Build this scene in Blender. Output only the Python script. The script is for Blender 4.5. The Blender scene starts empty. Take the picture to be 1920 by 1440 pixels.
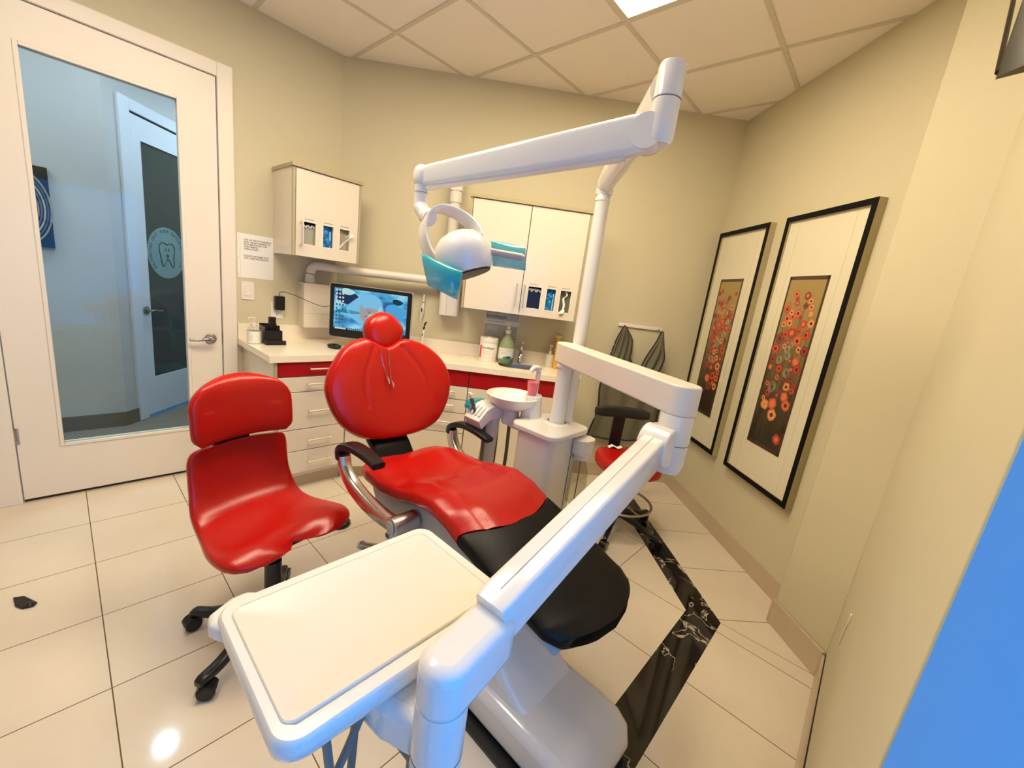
import bpy, bmesh, math, random
from mathutils import Matrix, Vector
R_ = math.radians
sc = bpy.context.scene
COL = sc.collection
random.seed(7)

# ---------------------------------------------------------------- camera
cd = bpy.data.cameras.new('camera')
cd.sensor_width = 36.0
cd.lens = 763.9 / 1920 * 36.0
cd.clip_start = 0.02
cam = bpy.data.objects.new('camera', cd)
COL.objects.link(cam)
def cam_matrix(yaw, pitch, roll):
    f = Vector((math.sin(yaw), math.cos(yaw), 0)); rt = Vector((math.cos(yaw), -math.sin(yaw), 0)); up = Vector((0, 0, 1))

    f2 = f * math.cos(pitch) - up * math.sin(pitch)
    u2 = up * math.cos(pitch) + f * math.sin(pitch)
    r2 = rt * math.cos(roll) + u2 * math.sin(roll)
    u3 = u2 * math.cos(roll) - rt * math.sin(roll)
    m = Matrix.Identity(4)
    for i in range(3):
        m[i][0] = r2[i]; m[i][1] = u3[i]; m[i][2] = -f2[i]
    return m
CM = cam_matrix(R_(5.10), R_(12.6), R_(7.61))
CM.translation = Vector((0, 0, 1.45))
cam.matrix_world = CM
sc.camera = cam

# ---------------------------------------------------------------- view, world
sc.view_settings.view_transform = 'Standard'
sc.view_settings.look = 'None'
sc.view_settings.gamma = 1.0
sc.view_settings.use_curve_mapping = False
sc.view_settings.exposure = 0.0
world = bpy.data.worlds.new('sky'); sc.world = world
world.use_nodes = True
wn = world.node_tree.nodes; wl = world.node_tree.links
wbg = wn['Background']; wbg.inputs['Color'].default_value = (0.0, 0.33, 1.0, 1); wbg.inputs['Strength'].default_value = 3.8
sc.cycles.max_bounces = 8
sc.cycles.diffuse_bounces = 5
sc.cycles.glossy_bounces = 4
sc.cycles.transmission_bounces = 8
sc.cycles.transparent_max_bounces = 12
sc.cycles.caustics_reflective = False
sc.cycles.caustics_refractive = False
sc.cycles.sample_clamp_indirect = 6.0
LAMP_COL = (1.0, 0.84, 0.60)
LAMP_W = 23.0
HALL_COL = (0.72, 0.88, 1.0)
CEIL = 2.88
TH = R_(-46.3)
I4 = Matrix.Identity(4)
U = Matrix.Rotation(TH, 4, 'Z')                        # x = N (patient's feet side), y = L (along the door wall)
B0 = Vector((-1.167, 3.32, 0)); B1 = Vector((1.747, 3.22, 0))
BW = Matrix.Translation(B0) @ Matrix.Rotation(math.atan2(B1.y - B0.y, B1.x - B0.x), 4, 'Z')   # x along the back wall, -y into the room
def UL(l, n): 
    v = U @ Vector((n, l, 0)); return (v.x, v.y)

# window daylight guide (portal for the sky seen through the window)
pl = bpy.data.lights.new('window_portal', 'AREA'); pl.shape = 'RECTANGLE'; pl.size = 1.5; pl.size_y = 1.25
pl.cycles.is_portal = True
po = bpy.data.objects.new('window_portal', pl); COL.objects.link(po)
po.matrix_world = U @ Matrix.Translation((0.46, 0.09, 1.20)) @ Matrix.Rotation(R_(90), 4, 'Y')

# ---------------------------------------------------------------- materials
MATS = {}
def srgb(h):
    if isinstance(h, str):
        c = [int(h[i:i + 2], 16) / 255 for i in (0, 2, 4)]
        return tuple(x / 12.92 if x <= 0.04045 else ((x + 0.055) / 1.055) ** 2.4 for x in c) + (1,)
    return tuple(h) + (1,)
def mat(name, col, rough=0.5, metal=0.0, spec=0.5, trans=0.0, alpha=1.0, emis=None, estr=0.0, coat=0.0, var=0.0, vscale=8.0, bump=0.0, bscale=60.0, ior=1.45, sheen=0.0):
    if name in MATS: return MATS[name]
    m = bpy.data.materials.new(name); m.use_nodes = True
    nt = m.node_tree; b = nt.nodes['Principled BSDF']
    c = srgb(col)
    b.inputs['Base Color'].default_value = c
    b.inputs['Roughness'].default_value = rough
    b.inputs['Metallic'].default_value = metal
    b.inputs['Specular IOR Level'].default_value = spec
    b.inputs['Transmission Weight'].default_value = trans
    b.inputs['Alpha'].default_value = alpha
    b.inputs['IOR'].default_value = ior
    b.inputs['Coat Weight'].default_value = coat
    b.inputs['Coat Roughness'].default_value = 0.1
    if emis:
        b.inputs['Emission Color'].default_value = srgb(emis); b.inputs['Emission Strength'].default_value = estr
    if var or bump:
        tc = nt.nodes.new('ShaderNodeTexCoord')
        no = nt.nodes.new('ShaderNodeTexNoise'); no.inputs['Scale'].default_value = vscale; no.inputs['Detail'].default_value = 6
        nt.links.new(tc.outputs['Object'], no.inputs['Vector'])
        if var:
            mx = nt.nodes.new('ShaderNodeMix'); mx.data_type = 'RGBA'
            mx.inputs[6].default_value = tuple(x * (1 - var) for x in c[:3]) + (1,)
            mx.inputs[7].default_value = tuple(min(1, x * (1 + var)) for x in c[:3]) + (1,)
            nt.links.new(no.outputs['Fac'], mx.inputs[0]); nt.links.new(mx.outputs[2], b.inputs['Base Color'])
        if bump:
            n2 = nt.nodes.new('ShaderNodeTexNoise'); n2.inputs['Scale'].default_value = bscale; n2.inputs['Detail'].default_value = 3
            nt.links.new(tc.outputs['Object'], n2.inputs['Vector'])
            bp = nt.nodes.new('ShaderNodeBump'); bp.inputs['Strength'].default_value = bump; bp.inputs['Distance'].default_value = 0.002
            nt.links.new(n2.outputs['Fac'], bp.inputs['Height']); nt.links.new(bp.outputs['Normal'], b.inputs['Normal'])
    MATS[name] = m
    return m

M_WALL = mat('wall paint', (0.60, 0.545, 0.375), 0.55, spec=0.25, var=0.02, vscale=2, bump=0.15, bscale=220)
M_JAMB = mat('grey jamb lining', (0.24, 0.40, 0.50), 0.5)
M_HALL = mat('hall paint', (0.54, 0.53, 0.51), 0.6, spec=0.2, var=0.02, bump=0.1, bscale=200)
M_TRIM = mat('white painted trim', (0.80, 0.74, 0.66), 0.35, var=0.015, vscale=3)
M_HTRIM = mat('hall trim paint', (0.72, 0.74, 0.78), 0.4)
M_BASE = mat('tile baseboard', (0.52, 0.42, 0.30), 0.25, var=0.06, vscale=6)
M_HBASE = mat('hall baseboard', (0.14, 0.12, 0.08), 0.6)
M_WHITE = mat('white plastic', (0.72, 0.70, 0.66), 0.16, spec=0.5, coat=0.3)
M_WHITE2 = mat('satin white plastic', (0.72, 0.67, 0.60), 0.3)
M_GREY = mat('light grey plastic', (0.40, 0.41, 0.42), 0.3)
M_LAM = mat('cream laminate', (0.72, 0.65, 0.54), 0.22, var=0.03, vscale=30)
M_LAME = mat('laminate edge', (0.42, 0.36, 0.22), 0.35)
M_COUNTER = mat('cream countertop', (0.86, 0.78, 0.64), 0.22, var=0.02, vscale=40)
M_REDF = mat('red drawer front', (0.36, 0.006, 0.01), 0.18)
M_RED = mat('red leather', (0.43, 0.005, 0.002), 0.25, spec=0.5, bump=0.25, bscale=260)
M_BLACKL = mat('black leather', (0.004, 0.004, 0.004), 0.40, spec=0.22, bump=0.25, bscale=260)
M_BLACK = mat('black plastic', (0.006, 0.006, 0.007), 0.32)
M_DK = mat('dark charcoal plastic', (0.014, 0.016, 0.013), 0.4)
M_CHROME = mat('chrome', (0.75, 0.75, 0.75), 0.12, metal=1)
M_ALU = mat('brushed aluminium', (0.62, 0.58, 0.56), 0.28, metal=1)
M_STEEL = mat('stainless steel', (0.42, 0.38, 0.30), 0.32, metal=1)
M_NICKEL = mat('satin nickel', (0.42, 0.38, 0.32), 0.22, metal=1)
M_PULL = mat('champagne metal', (0.78, 0.70, 0.56), 0.3, metal=0.75)
M_GLASS = mat('clear glass', (0.92, 0.97, 1.0), 0.0, trans=1.0, ior=1.45)
M_SEAM = mat('dark seam', (0.05, 0.045, 0.04), 0.6)
M_GAP = mat('shadow gap', (0.02, 0.015, 0.012), 0.8)
M_TEAL = mat('teal film', (0.01, 0.42, 0.48), 0.15, alpha=0.68)
M_PAPER = mat('white paper', (0.82, 0.80, 0.76), 0.6)
M_INK = mat('black ink', (0.05, 0.05, 0.06), 0.7)

def pane_material(name, tint, refl=0.10):
    m = bpy.data.materials.new(name); m.use_nodes = True; nt = m.node_tree
    for n in list(nt.nodes): nt.nodes.remove(n)
    out = nt.nodes.new('ShaderNodeOutputMaterial'); mix = nt.nodes.new('ShaderNodeMixShader')
    tr = nt.nodes.new('ShaderNodeBsdfTransparent'); tr.inputs['Color'].default_value = tint + (1,)
    gl = nt.nodes.new('ShaderNodeBsdfGlossy'); gl.inputs['Roughness'].default_value = 0.02
    fr = nt.nodes.new('ShaderNodeFresnel'); fr.inputs['IOR'].default_value = 1.45
    ge = nt.nodes.new('ShaderNodeNewGeometry'); iv = nt.nodes.new('ShaderNodeMath'); iv.operation = 'SUBTRACT'; iv.inputs[0].default_value = 1.0; nt.links.new(ge.outputs['Backfacing'], iv.inputs[1])
    ml = nt.nodes.new('ShaderNodeMath'); ml.operation = 'MULTIPLY'; nt.links.new(fr.outputs[0], ml.inputs[0]); nt.links.new(iv.outputs[0], ml.inputs[1])
    nt.links.new(ml.outputs[0], mix.inputs[0]); nt.links.new(tr.outputs[0], mix.inputs[1]); nt.links.new(gl.outputs[0], mix.inputs[2])
    nt.links.new(mix.outputs[0], out.inputs['Surface'])
    return m
M_PANE = pane_material('door glass', (0.90, 0.96, 0.98))
M_BOTTLE = pane_material('bottle plastic', (0.80, 0.79, 0.72))
M_CLEAR = pane_material('clear plastic', (0.97, 0.97, 0.96))

def tile_material(name, frame_rot, x0, y0, sx, sy, col, grout, gw=0.0036, rough=0.08, var=0.10):
    m = bpy.data.materials.new(name); m.use_nodes = True; nt = m.node_tree; L = nt.links
    b = nt.nodes['Principled BSDF']
    tc = nt.nodes.new('ShaderNodeTexCoord'); mp = nt.nodes.new('ShaderNodeMapping'); mp.vector_type = 'POINT'
    mp.inputs['Rotation'].default_value = (0, 0, -frame_rot)
    L.new(tc.outputs['Object'], mp.inputs['Vector'])
    sp = nt.nodes.new('ShaderNodeSeparateXYZ'); L.new(mp.outputs[0], sp.inputs[0])
    def math_(op, a, b_=None):
        n = nt.nodes.new('ShaderNodeMath'); n.operation = op
        for i, v in enumerate((a, b_)):
            if v is None: continue
            if isinstance(v, (int, float)): n.inputs[i].default_value = v
            else: L.new(v, n.inputs[i])
        return n.outputs[0]
    masks = []; cells = []
    for ax, o, s in ((0, x0, sx), (1, y0, sy)):
        t = math_('DIVIDE', math_('SUBTRACT', sp.outputs[ax], o), s)
        cells.append(math_('FLOOR', t))
        fr = math_('FRACT', t)
        d = math_('MINIMUM', fr, math_('SUBTRACT', 1.0, fr))
        masks.append(math_('LESS_THAN', d, gw / 2 / s))
    mk = math_('MAXIMUM', masks[0], masks[1])
    no = nt.nodes.new('ShaderNodeTexNoise'); no.inputs['Scale'].default_value = 3.0; no.inputs['Detail'].default_value = 8; no.inputs['Roughness'].default_value = 0.65
    cb = nt.nodes.new('ShaderNodeCombineXYZ'); L.new(cells[0], cb.inputs[0]); L.new(cells[1], cb.inputs[1])
    va = nt.nodes.new('ShaderNodeVectorMath'); va.operation = 'MULTIPLY_ADD'; L.new(cb.outputs[0], va.inputs[0]); va.inputs[1].default_value = (3.7, 5.3, 1.0); L.new(mp.outputs[0], va.inputs[2])
    L.new(va.outputs[0], no.inputs['Vector'])
    mx = nt.nodes.new('ShaderNodeMix'); mx.data_type = 'RGBA'
    mx.inputs[6].default_value = tuple(c * (1 - var) for c in col) + (1,); mx.inputs[7].default_value = tuple(c * (1 + var) for c in col) + (1,)
    L.new(no.outputs['Fac'], mx.inputs[0])
    m2 = nt.nodes.new('ShaderNodeMix'); m2.data_type = 'RGBA'; L.new(mk, m2.inputs[0]); L.new(mx.outputs[2], m2.inputs[6]); m2.inputs[7].default_value = tuple(grout) + (1,)
    L.new(m2.outputs[2], b.inputs['Base Color'])
    rr = math_('ADD', math_('MULTIPLY', mk, 0.5), rough); L.new(rr, b.inputs['Roughness'])
    bp = nt.nodes.new('ShaderNodeBump'); bp.inputs['Strength'].default_value = 0.4; bp.inputs['Distance'].default_value = 0.001; bp.invert = True
    L.new(mk, bp.inputs['Height']); L.new(bp.outputs[0], b.inputs['Normal'])
    return m
TILE = (0.70, 0.62, 0.50); GROUT = (0.10, 0.06, 0.02)
M_TILE_U = tile_material('floor tile diagonal', TH, -1.996, 0.0215, 0.3975, 0.3975, TILE, GROUT)
M_TILE_R = tile_material('floor tile straight', 0.0, 9.0, 1.651, 20.0, 0.392, TILE, GROUT)

M_TILE_O = tile_material('floor tile by the near wall', TH, -9.0, 0.0215, 20.0, 0.3975, TILE, GROUT)
def marble():
    m = bpy.data.materials.new('black marble'); m.use_nodes = True; nt = m.node_tree; L = nt.links
    b = nt.nodes['Principled BSDF']; b.inputs['Roughness'].default_value = 0.06
    tc = nt.nodes.new('ShaderNodeTexCoord')
    n1 = nt.nodes.new('ShaderNodeTexNoise'); n1.inputs['Scale'].default_value = 4.5; n1.inputs['Detail'].default_value = 9; n1.inputs['Distortion'].default_value = 1.3
    L.new(tc.outputs['Object'], n1.inputs['Vector'])
    s = nt.nodes.new('ShaderNodeMath'); s.operation = 'SUBTRACT'; L.new(n1.outputs['Fac'], s.inputs[0]); s.inputs[1].default_value = 0.5
    a = nt.nodes.new('ShaderNodeMath'); a.operation = 'ABSOLUTE'; L.new(s.outputs[0], a.inputs[0])
    r = nt.nodes.new('ShaderNodeValToRGB'); r.color_ramp.elements[0].position = 0.0; r.color_ramp.elements[0].color = (0.55, 0.48, 0.42, 1)
    r.color_ramp.elements[1].position = 0.012; r.color_ramp.elements[1].color = (0.012, 0.010, 0.009, 1)
    L.new(a.outputs[0], r.inputs[0])
    n2 = nt.nodes.new('ShaderNodeTexNoise'); n2.inputs['Scale'].default_value = 3.0; L.new(tc.outputs['Object'], n2.inputs['Vector'])
    g = nt.nodes.new('ShaderNodeMath'); g.operation = 'GREATER_THAN'; L.new(n2.outputs['Fac'], g.inputs[0]); g.inputs[1].default_value = 0.47
    mx = nt.nodes.new('ShaderNodeMix'); mx.data_type = 'RGBA'; L.new(g.outputs[0], mx.inputs[0]); mx.inputs[6].default_value = (0.012, 0.010, 0.009, 1); L.new(r.outputs[0], mx.inputs[7])
    L.new(mx.outputs[2], b.inputs['Base Color'])
    return m
M_MARBLE = marble()

def stripes(name, rot, scale, cols, rough=0.9):
    m = bpy.data.materials.new(name); m.use_nodes = True; nt = m.node_tree; L = nt.links
    b = nt.nodes['Principled BSDF']; b.inputs['Roughness'].default_value = rough
    tc = nt.nodes.new('ShaderNodeTexCoord'); mp = nt.nodes.new('ShaderNodeMapping'); mp.inputs['Rotation'].default_value = (0, 0, rot); L.new(tc.outputs['Object'], mp.inputs[0])
    w = nt.nodes.new('ShaderNodeTexWave'); w.inputs['Scale'].default_value = scale; w.inputs['Distortion'].default_value = 1.2; w.inputs['Detail'].default_value = 3; w.inputs['Detail Scale'].default_value = 3
    L.new(mp.outputs[0], w.inputs[0])
    r = nt.nodes.new('ShaderNodeValToRGB'); r.color_ramp.elements[0].color = cols[0] + (1,); r.color_ramp.elements[1].color = cols[1] + (1,)
    L.new(w.outputs['Fac'], r.inputs[0]); L.new(r.outputs[0], b.inputs['Base Color'])
    return m
M_CARPET = stripes('hall carpet', R_(20), 11, ((0.10, 0.085, 0.06), (0.30, 0.26, 0.20)))

# ---------------------------------------------------------------- mesh builder
class MB:
    def __init__(s): s.v = []; s.f = []; s.mi = []; s.mats = []
    def _m(s, m):
        if m not in s.mats: s.mats.append(m)
        return s.mats.index(m)
    def add(s, vs, fs, m):
        o = len(s.v); s.v += [tuple(v) for v in vs]; k = s._m(m)
        for f in fs: s.f.append(tuple(o + i for i in f)); s.mi.append(k)
        return s
    def box(s, x0, x1, y0, y1, z0, z1, m, T=None):
        vs = [Vector((x, y, z)) for z in (z0, z1) for y in (y0, y1) for x in (x0, x1)]
        if T: vs = [T @ v for v in vs]
        return s.add(vs, [(0, 2, 3, 1), (4, 5, 7, 6), (0, 1, 5, 4), (2, 6, 7, 3), (0, 4, 6, 2), (1, 3, 7, 5)], m)
    def prism(s, poly, a, b, m, axis='z', T=None):
        def mk(p, h):
            if axis == 'z': return Vector((p[0], p[1], h))
            if axis == 'y': return Vector((p[0], h, p[1]))
            return Vector((h, p[0], p[1]))
        n = len(poly)
        vs = [mk(p, a) for p in poly] + [mk(p, b) for p in poly]
        if T: vs = [T @ v for v in vs]
        fs = [tuple(range(n))[::-1], tuple(range(n, 2 * n))] + [(i, (i + 1) % n, n + (i + 1) % n, n + i) for i in range(n)]
        return s.add(vs, fs, m)
    def rbox(s, x0, x1, y0, y1, z0, z1, r, m, seg=6, T=None, axis='z'):
        return s.prism(rrect(x0, x1, y0, y1, r, seg), z0, z1, m, axis, T)
    def rings(s, rs, m, cap=True, closed=False):
        n = len(rs[0]); vs = [p for r in rs for p in r]; fs = []
        k = len(rs)
        for j in range(k if closed else k - 1):
            a = j * n; b = ((j + 1) % k) * n
            for i in range(n): fs.append((a + i, a + (i + 1) % n, b + (i + 1) % n, b + i))
        if cap and not closed: fs.append(tuple(range(n))[::-1]); fs.append(tuple(range((k - 1) * n, k * n)))
        return s.add(vs, fs, m)
    def lathe(s, prof, c, m, seg=28, axis=None, cap=True, T=None):
        ax = Vector(axis).normalized() if axis else Vector((0, 0, 1))
        q = Vector((0, 0, 1)).rotation_difference(ax)
        rs = []
        for r, h in prof:
            ring = []
            for i in range(seg):
                a = 2 * math.pi * i / seg
                p = q @ Vector((r * math.cos(a), r * math.sin(a), h)) + Vector(c)
                ring.append(T @ p if T else p)
            rs.append(ring)
        return s.rings(rs, m, cap)
    def cyl(s, p0, p1, r, m, r1=None, seg=24):
        p0 = Vector(p0); p1 = Vector(p1); h = (p1 - p0).length
        return s.lathe([(r, 0), (r if r1 is None else r1, h)], p0, m, seg, p1 - p0)
    def tube(s, pts, r, m, seg=12, rz=None, up=(0, 0, 1), closed=False):
        pts = [Vector(p) for p in pts]; rs = []
        rr = r if isinstance(r, (list, tuple)) else [r] * len(pts)
        k = len(pts)
        for i, p in enumerate(pts):
            if closed: t = (pts[(i + 1) % k] - pts[i - 1]).normalized()
            else: t = (pts[min(i + 1, k - 1)] - pts[max(i - 1, 0)]).normalized()
            u = Vector(up); 
            if abs(t.dot(u.normalized())) > 0.98: u = Vector((1, 0, 0))
            x = t.cross(u).normalized(); y = x.cross(t).normalized()
            f = rz if rz else 1.0
            rs.append([p + x * rr[i] * math.cos(2 * math.pi * j / seg) + y * rr[i] * f * math.sin(2 * math.pi * j / seg) for j in range(seg)])
        return s.rings(rs, m, True, closed)
    def band(s, pts, w, t, m, up=(0, 1, 0)):
        """a flat strap: w across the up axis, t thick"""
        pts = [Vector(p) for p in pts]; rs = []; k = len(pts)
        ww = w if isinstance(w, (list, tuple)) else [w] * k; tt = t if isinstance(t, (list, tuple)) else [t] * k
        for i, p in enumerate(pts):
            d = (pts[min(i + 1, k - 1)] - pts[max(i - 1, 0)]).normalized()
            a = Vector(up).normalized(); n = d.cross(a).normalized()
            ring = []
            for j in range(16):
                th = 2 * math.pi * j / 16
                c, sn = math.cos(th), math.sin(th)
                cx = math.copysign(abs(c) ** 0.45, c); sx = math.copysign(abs(sn) ** 0.45, sn)
                ring.append(p + a * cx * ww[i] / 2 + n * sx * tt[i] / 2)
            rs.append(ring)
        return s.rings(rs, m)
    def ellip(s, c, rx, ry, rz, m, e=1.0, seg=28, rin=16, T=None, fn=None):
        rs = []
        for j in range(rin + 1):
            ph = -math.pi / 2 + math.pi * (j + 0.0) / rin
            if j == 0: ph += 0.03
            if j == rin: ph -= 0.03
            cp = abs(math.cos(ph)) ** e; sp = math.copysign(abs(math.sin(ph)) ** e, math.sin(ph)); ring = []
            for i in range(seg):
                a = 2 * math.pi * i / seg
                ca = math.copysign(abs(math.cos(a)) ** e, math.cos(a)); sa = math.copysign(abs(math.sin(a)) ** e, math.sin(a))
                p = Vector((rx * cp * ca, ry * cp * sa, rz * sp))
                if fn: p = fn(p)
                if T: p = T @ p
                ring.append(Vector(c) + p)
            rs.append(ring)
        return s.rings(rs, m)
    def data(s, name, base, ang=40):
        me = bpy.data.meshes.new(name)
        b = Vector(base)
        me.from_pydata([Vector(v) - b for v in s.v], [], s.f)
        for m in s.mats: me.materials.append(m)
        me.polygons.foreach_set('material_index', s.mi)
        me.update()
        bm = bmesh.new(); bm.from_mesh(me); bmesh.ops.recalc_face_normals(bm, faces=bm.faces); bm.to_mesh(me); bm.free()
        me.polygons.foreach_set('use_smooth', [True] * len(me.polygons))
        me.set_sharp_from_angle(angle=R_(ang))
        return me

def rrect(x0, x1, y0, y1, r, seg=6):
    r = min(r, abs(x1 - x0) / 2 - 1e-5, abs(y1 - y0) / 2 - 1e-5); out = []
    for cx, cy, a0 in ((x1 - r, y1 - r, 0), (x0 + r, y1 - r, 90), (x0 + r, y0 + r, 180), (x1 - r, y0 + r, 270)):
        for i in range(seg + 1):
            a = R_(a0 + 90 * i / seg); out.append((cx + r * math.cos(a), cy + r * math.sin(a)))
    return out
def circle(cx, cy, r, n=24, ry=None):
    return [(cx + r * math.cos(2 * math.pi * i / n), cy + (ry or r) * math.sin(2 * math.pi * i / n)) for i in range(n)]
def spline(pts, n=8):
    P = [Vector(p) for p in pts]; out = []
    for i in range(len(P) - 1):
        a = P[max(i - 1, 0)]; b = P[i]; c = P[i + 1]; d = P[min(i + 2, len(P) - 1)]
        for k in range(n):
            t = k / n
            out.append(0.5 * ((2 * b) + (c - a) * t + (2 * a - 5 * b + 4 * c - d) * t * t + (3 * b - a - 3 * c + d) * t ** 3))
    out.append(P[-1]); return out

INFO = {}
def _mods(o, bevel=0, seg=2, sub=0):
    if bevel:
        md = o.modifiers.new('bevel', 'BEVEL'); md.width = bevel; md.segments = seg; md.limit_method = 'ANGLE'; md.angle_limit = R_(45)
    if sub:
        md = o.modifiers.new('sub', 'SUBSURF'); md.levels = sub; md.render_levels = sub
def props(o, label=None, cat=None, group=None, kind=None):
    for k, v in (('label', label), ('category', cat), ('group', group), ('kind', kind)):
        if v: o[k] = v
def thing(name, label, cat, frame=I4, base=(0, 0, 0), group=None):
    o = bpy.data.objects.new(name, None); o.empty_display_size = 0.1; COL.objects.link(o)
    o.matrix_world = frame @ Matrix.Translation(base); props(o, label, cat, group)
    INFO[o.name] = base; return o
def part(mb, name, parent, bevel=0, seg=2, sub=0, label=None, kind=None, ang=40):
    base = INFO[parent.name]
    o = bpy.data.objects.new(name, mb.data(name, base, ang)); COL.objects.link(o); o.parent = parent
    INFO[o.name] = base; _mods(o, bevel, seg, sub); props(o, label, kind=kind); return o
def single(mb, name, label, cat, frame=I4, base=(0, 0, 0), group=None, bevel=0, seg=2, sub=0, kind=None, ang=40):
    o = bpy.data.objects.new(name, mb.data(name, base, ang)); COL.objects.link(o)
    o.matrix_world = frame @ Matrix.Translation(base); INFO[o.name] = base
    _mods(o, bevel, seg, sub); props(o, label, cat, group, kind); return o
def struct(mb, name, frame=I4, bevel=0, parent=None, label=None):
    if parent: return part(mb, name, parent, bevel)
    o = single(mb, name, label, None, frame, (0, 0, 0), None, bevel, kind='structure'); return o
def dup(root, M=None, label=None, group=None):
    r = root.copy(); COL.objects.link(r)
    if M is not None: r.matrix_world = M
    if label: r['label'] = label
    if group: r['group'] = group
    for ch in root.children:
        c = ch.copy(); COL.objects.link(c); c.parent = r
        for g in ch.children:
            d = g.copy(); COL.objects.link(d); d.parent = c
    return r
def text(mb, s, size, m, T, align='LEFT', depth=0.0006, bold=0.0):
    cu = bpy.data.curves.new('t', 'FONT'); cu.body = s; cu.size = size; cu.align_x = align; cu.extrude = depth; cu.offset = bold; cu.resolution_u = 2
    o = bpy.data.objects.new('t', cu); COL.objects.link(o)
    bpy.context.view_layer.update()
    me = bpy.data.meshes.new_from_object(o.evaluated_get(bpy.context.evaluated_depsgraph_get()))
    mb.add([T @ v.co for v in me.vertices], [tuple(p.vertices) for p in me.polygons], m)
    bpy.data.objects.remove(o); bpy.data.curves.remove(cu); bpy.data.meshes.remove(me)
def facing(ox, oy, oz, xdir, updir):
    """text plane: x along xdir, y along updir, origin given"""
    x = Vector(xdir).normalized(); y = Vector(updir).normalized(); z = x.cross(y)
    m = Matrix.Identity(4)
    for i in range(3): m[i][0] = x[i]; m[i][1] = y[i]; m[i][2] = z[i]
    m.translation = Vector((ox, oy, oz)); return m

#SPLIT
# ================================================================ ROOM SHELL
WN = -3.20                                             # door wall plane (N)
IN_, OUT_ = -0.411, -0.2587                            # black border, parallel to the door wall
WL, WH = -0.55, 2.0
NW = 0.138                                             # near wall with the window
cornr = (1.615, 1.353)
mb = MB()
P = [UL(-1.7, -3.25), UL(-1.7, IN_), (1.185, 1.701), (1.185, 3.30), (-1.20, 3.42)]
mb.prism(P, -0.05, 0.0, M_TILE_U)
mb.prism([UL(-1.7, IN_), UL(-1.7, OUT_), (1.33, 1.629), (1.185, 1.701)], -0.05, 0.0, M_MARBLE)
mb.prism([(1.185, 1.701), (1.33, 1.629), (1.33, 3.30), (1.185, 3.30)], -0.05, 0.0, M_MARBLE)
mb.prism([UL(-1.7, OUT_), UL(-1.7, 0.45), UL(2.2, 0.45), (1.64, 1.40), (1.33, 1.629)], -0.05, 0.0, M_TILE_O)
mb.prism([(1.33, 1.629), (1.64, 1.40), (1.80, 1.60), (1.80, 3.30), (1.33, 3.30)], -0.05, 0.0, M_TILE_R)
mb.prism([(1.331, 1.626), (1.614, 1.354), (1.6155, 1.3556), (1.3325, 1.6276)], -0.01, 0.0004, mat('grout', GROUT, 0.6))
struct(mb, 'floor', label='polished beige tile floor with a black marble border')

# ceiling with its grid
mb = MB()
GL = [1.498 + 0.588 * k for k in range(-6, 4)]; GN = [-0.766 + 0.614 * k for k in range(-4, 3)]
M_CT = mat('ceiling tile', (0.92, 0.85, 0.76), 0.85, var=0.03, vscale=120, bump=0.3, bscale=300)
M_TB = mat('ceiling bar', (0.68, 0.62, 0.50), 0.5)
LIGHTS = [(0.906, 2.086, -1.38, -0.766), (-0.266, 0.906, -1.994, -1.38)]
ext = [(-1.75, -3.25), (-1.75, 0.55), (2.3, 0.55)]
cpoly = [UL(-1.75, -3.3), UL(-1.75, 0.5), UL(2.2, 0.5), (1.95, 1.5), (1.95, 3.45), (-1.3, 3.55)]
mb.prism(cpoly, CEIL, CEIL + 0.05, M_CT)
bw_ = 0.012
for g in GL: mb.box(-3.19, 0.13, g - bw_, g + bw_, CEIL - 0.006, CEIL + 0.001, M_TB, U)
for g in GN: mb.box(g - bw_, g + bw_, -1.6, 2.9 if g < -1.9 else (3.6 if g < -0.7 else 2.4), CEIL - 0.0055, CEIL + 0.001, M_TB, U)
struct(mb, 'ceiling', label='suspended ceiling of white tiles')
# door wall
mb = MB()
mb.box(WN - 0.12, WN, -1.75, -0.225, 0, CEIL + 0.01, M_WALL); mb.box(WN - 0.12, WN, 0.722, 1.62, 0, CEIL + 0.01, M_WALL); mb.box(WN - 0.12, WN, -0.225, 0.722, 2.452, CEIL + 0.01, M_WALL)
struct(mb, 'wall_left', U)
mb = MB(); mb.box(-0.12, 3.05, 0, 0.12, 0, CEIL + 0.01, M_WALL); struct(mb, 'wall_back', BW)
mb = MB(); mb.prism([(1.747, 1.60), (1.747, 3.30), (1.87, 3.30), (1.87, 1.60)], 0, CEIL + 0.01, M_WALL); struct(mb, 'wall_right')
mb = MB()
mb.prism([UL(0.735, NW), cornr, (1.61, 1.66), (1.90, 1.66), (1.90, 1.30), UL(0.735, 0.47)], 0, CEIL + 0.01, M_WALL)
def uq(l0, l1, n0, n1): return [UL(l0, n0), UL(l1, n0), UL(l1, n1), UL(l0, n1)]
mb.prism(uq(WL, 0.735, NW, 0.47), 0, 0.40, M_WALL); mb.prism(uq(WL, 0.735, NW, 0.47), WH, CEIL + 0.01, M_WALL)
mb.prism(uq(-1.75, WL, NW, 0.47), 0, CEIL + 0.01, M_WALL)
struct(mb, 'wall_near', bevel=0.004)
mb = MB(); mb.box(-3.3, 0.5, -1.87, -1.75, 0, CEIL + 0.01, M_WALL); struct(mb, 'wall_rear', U)
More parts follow.
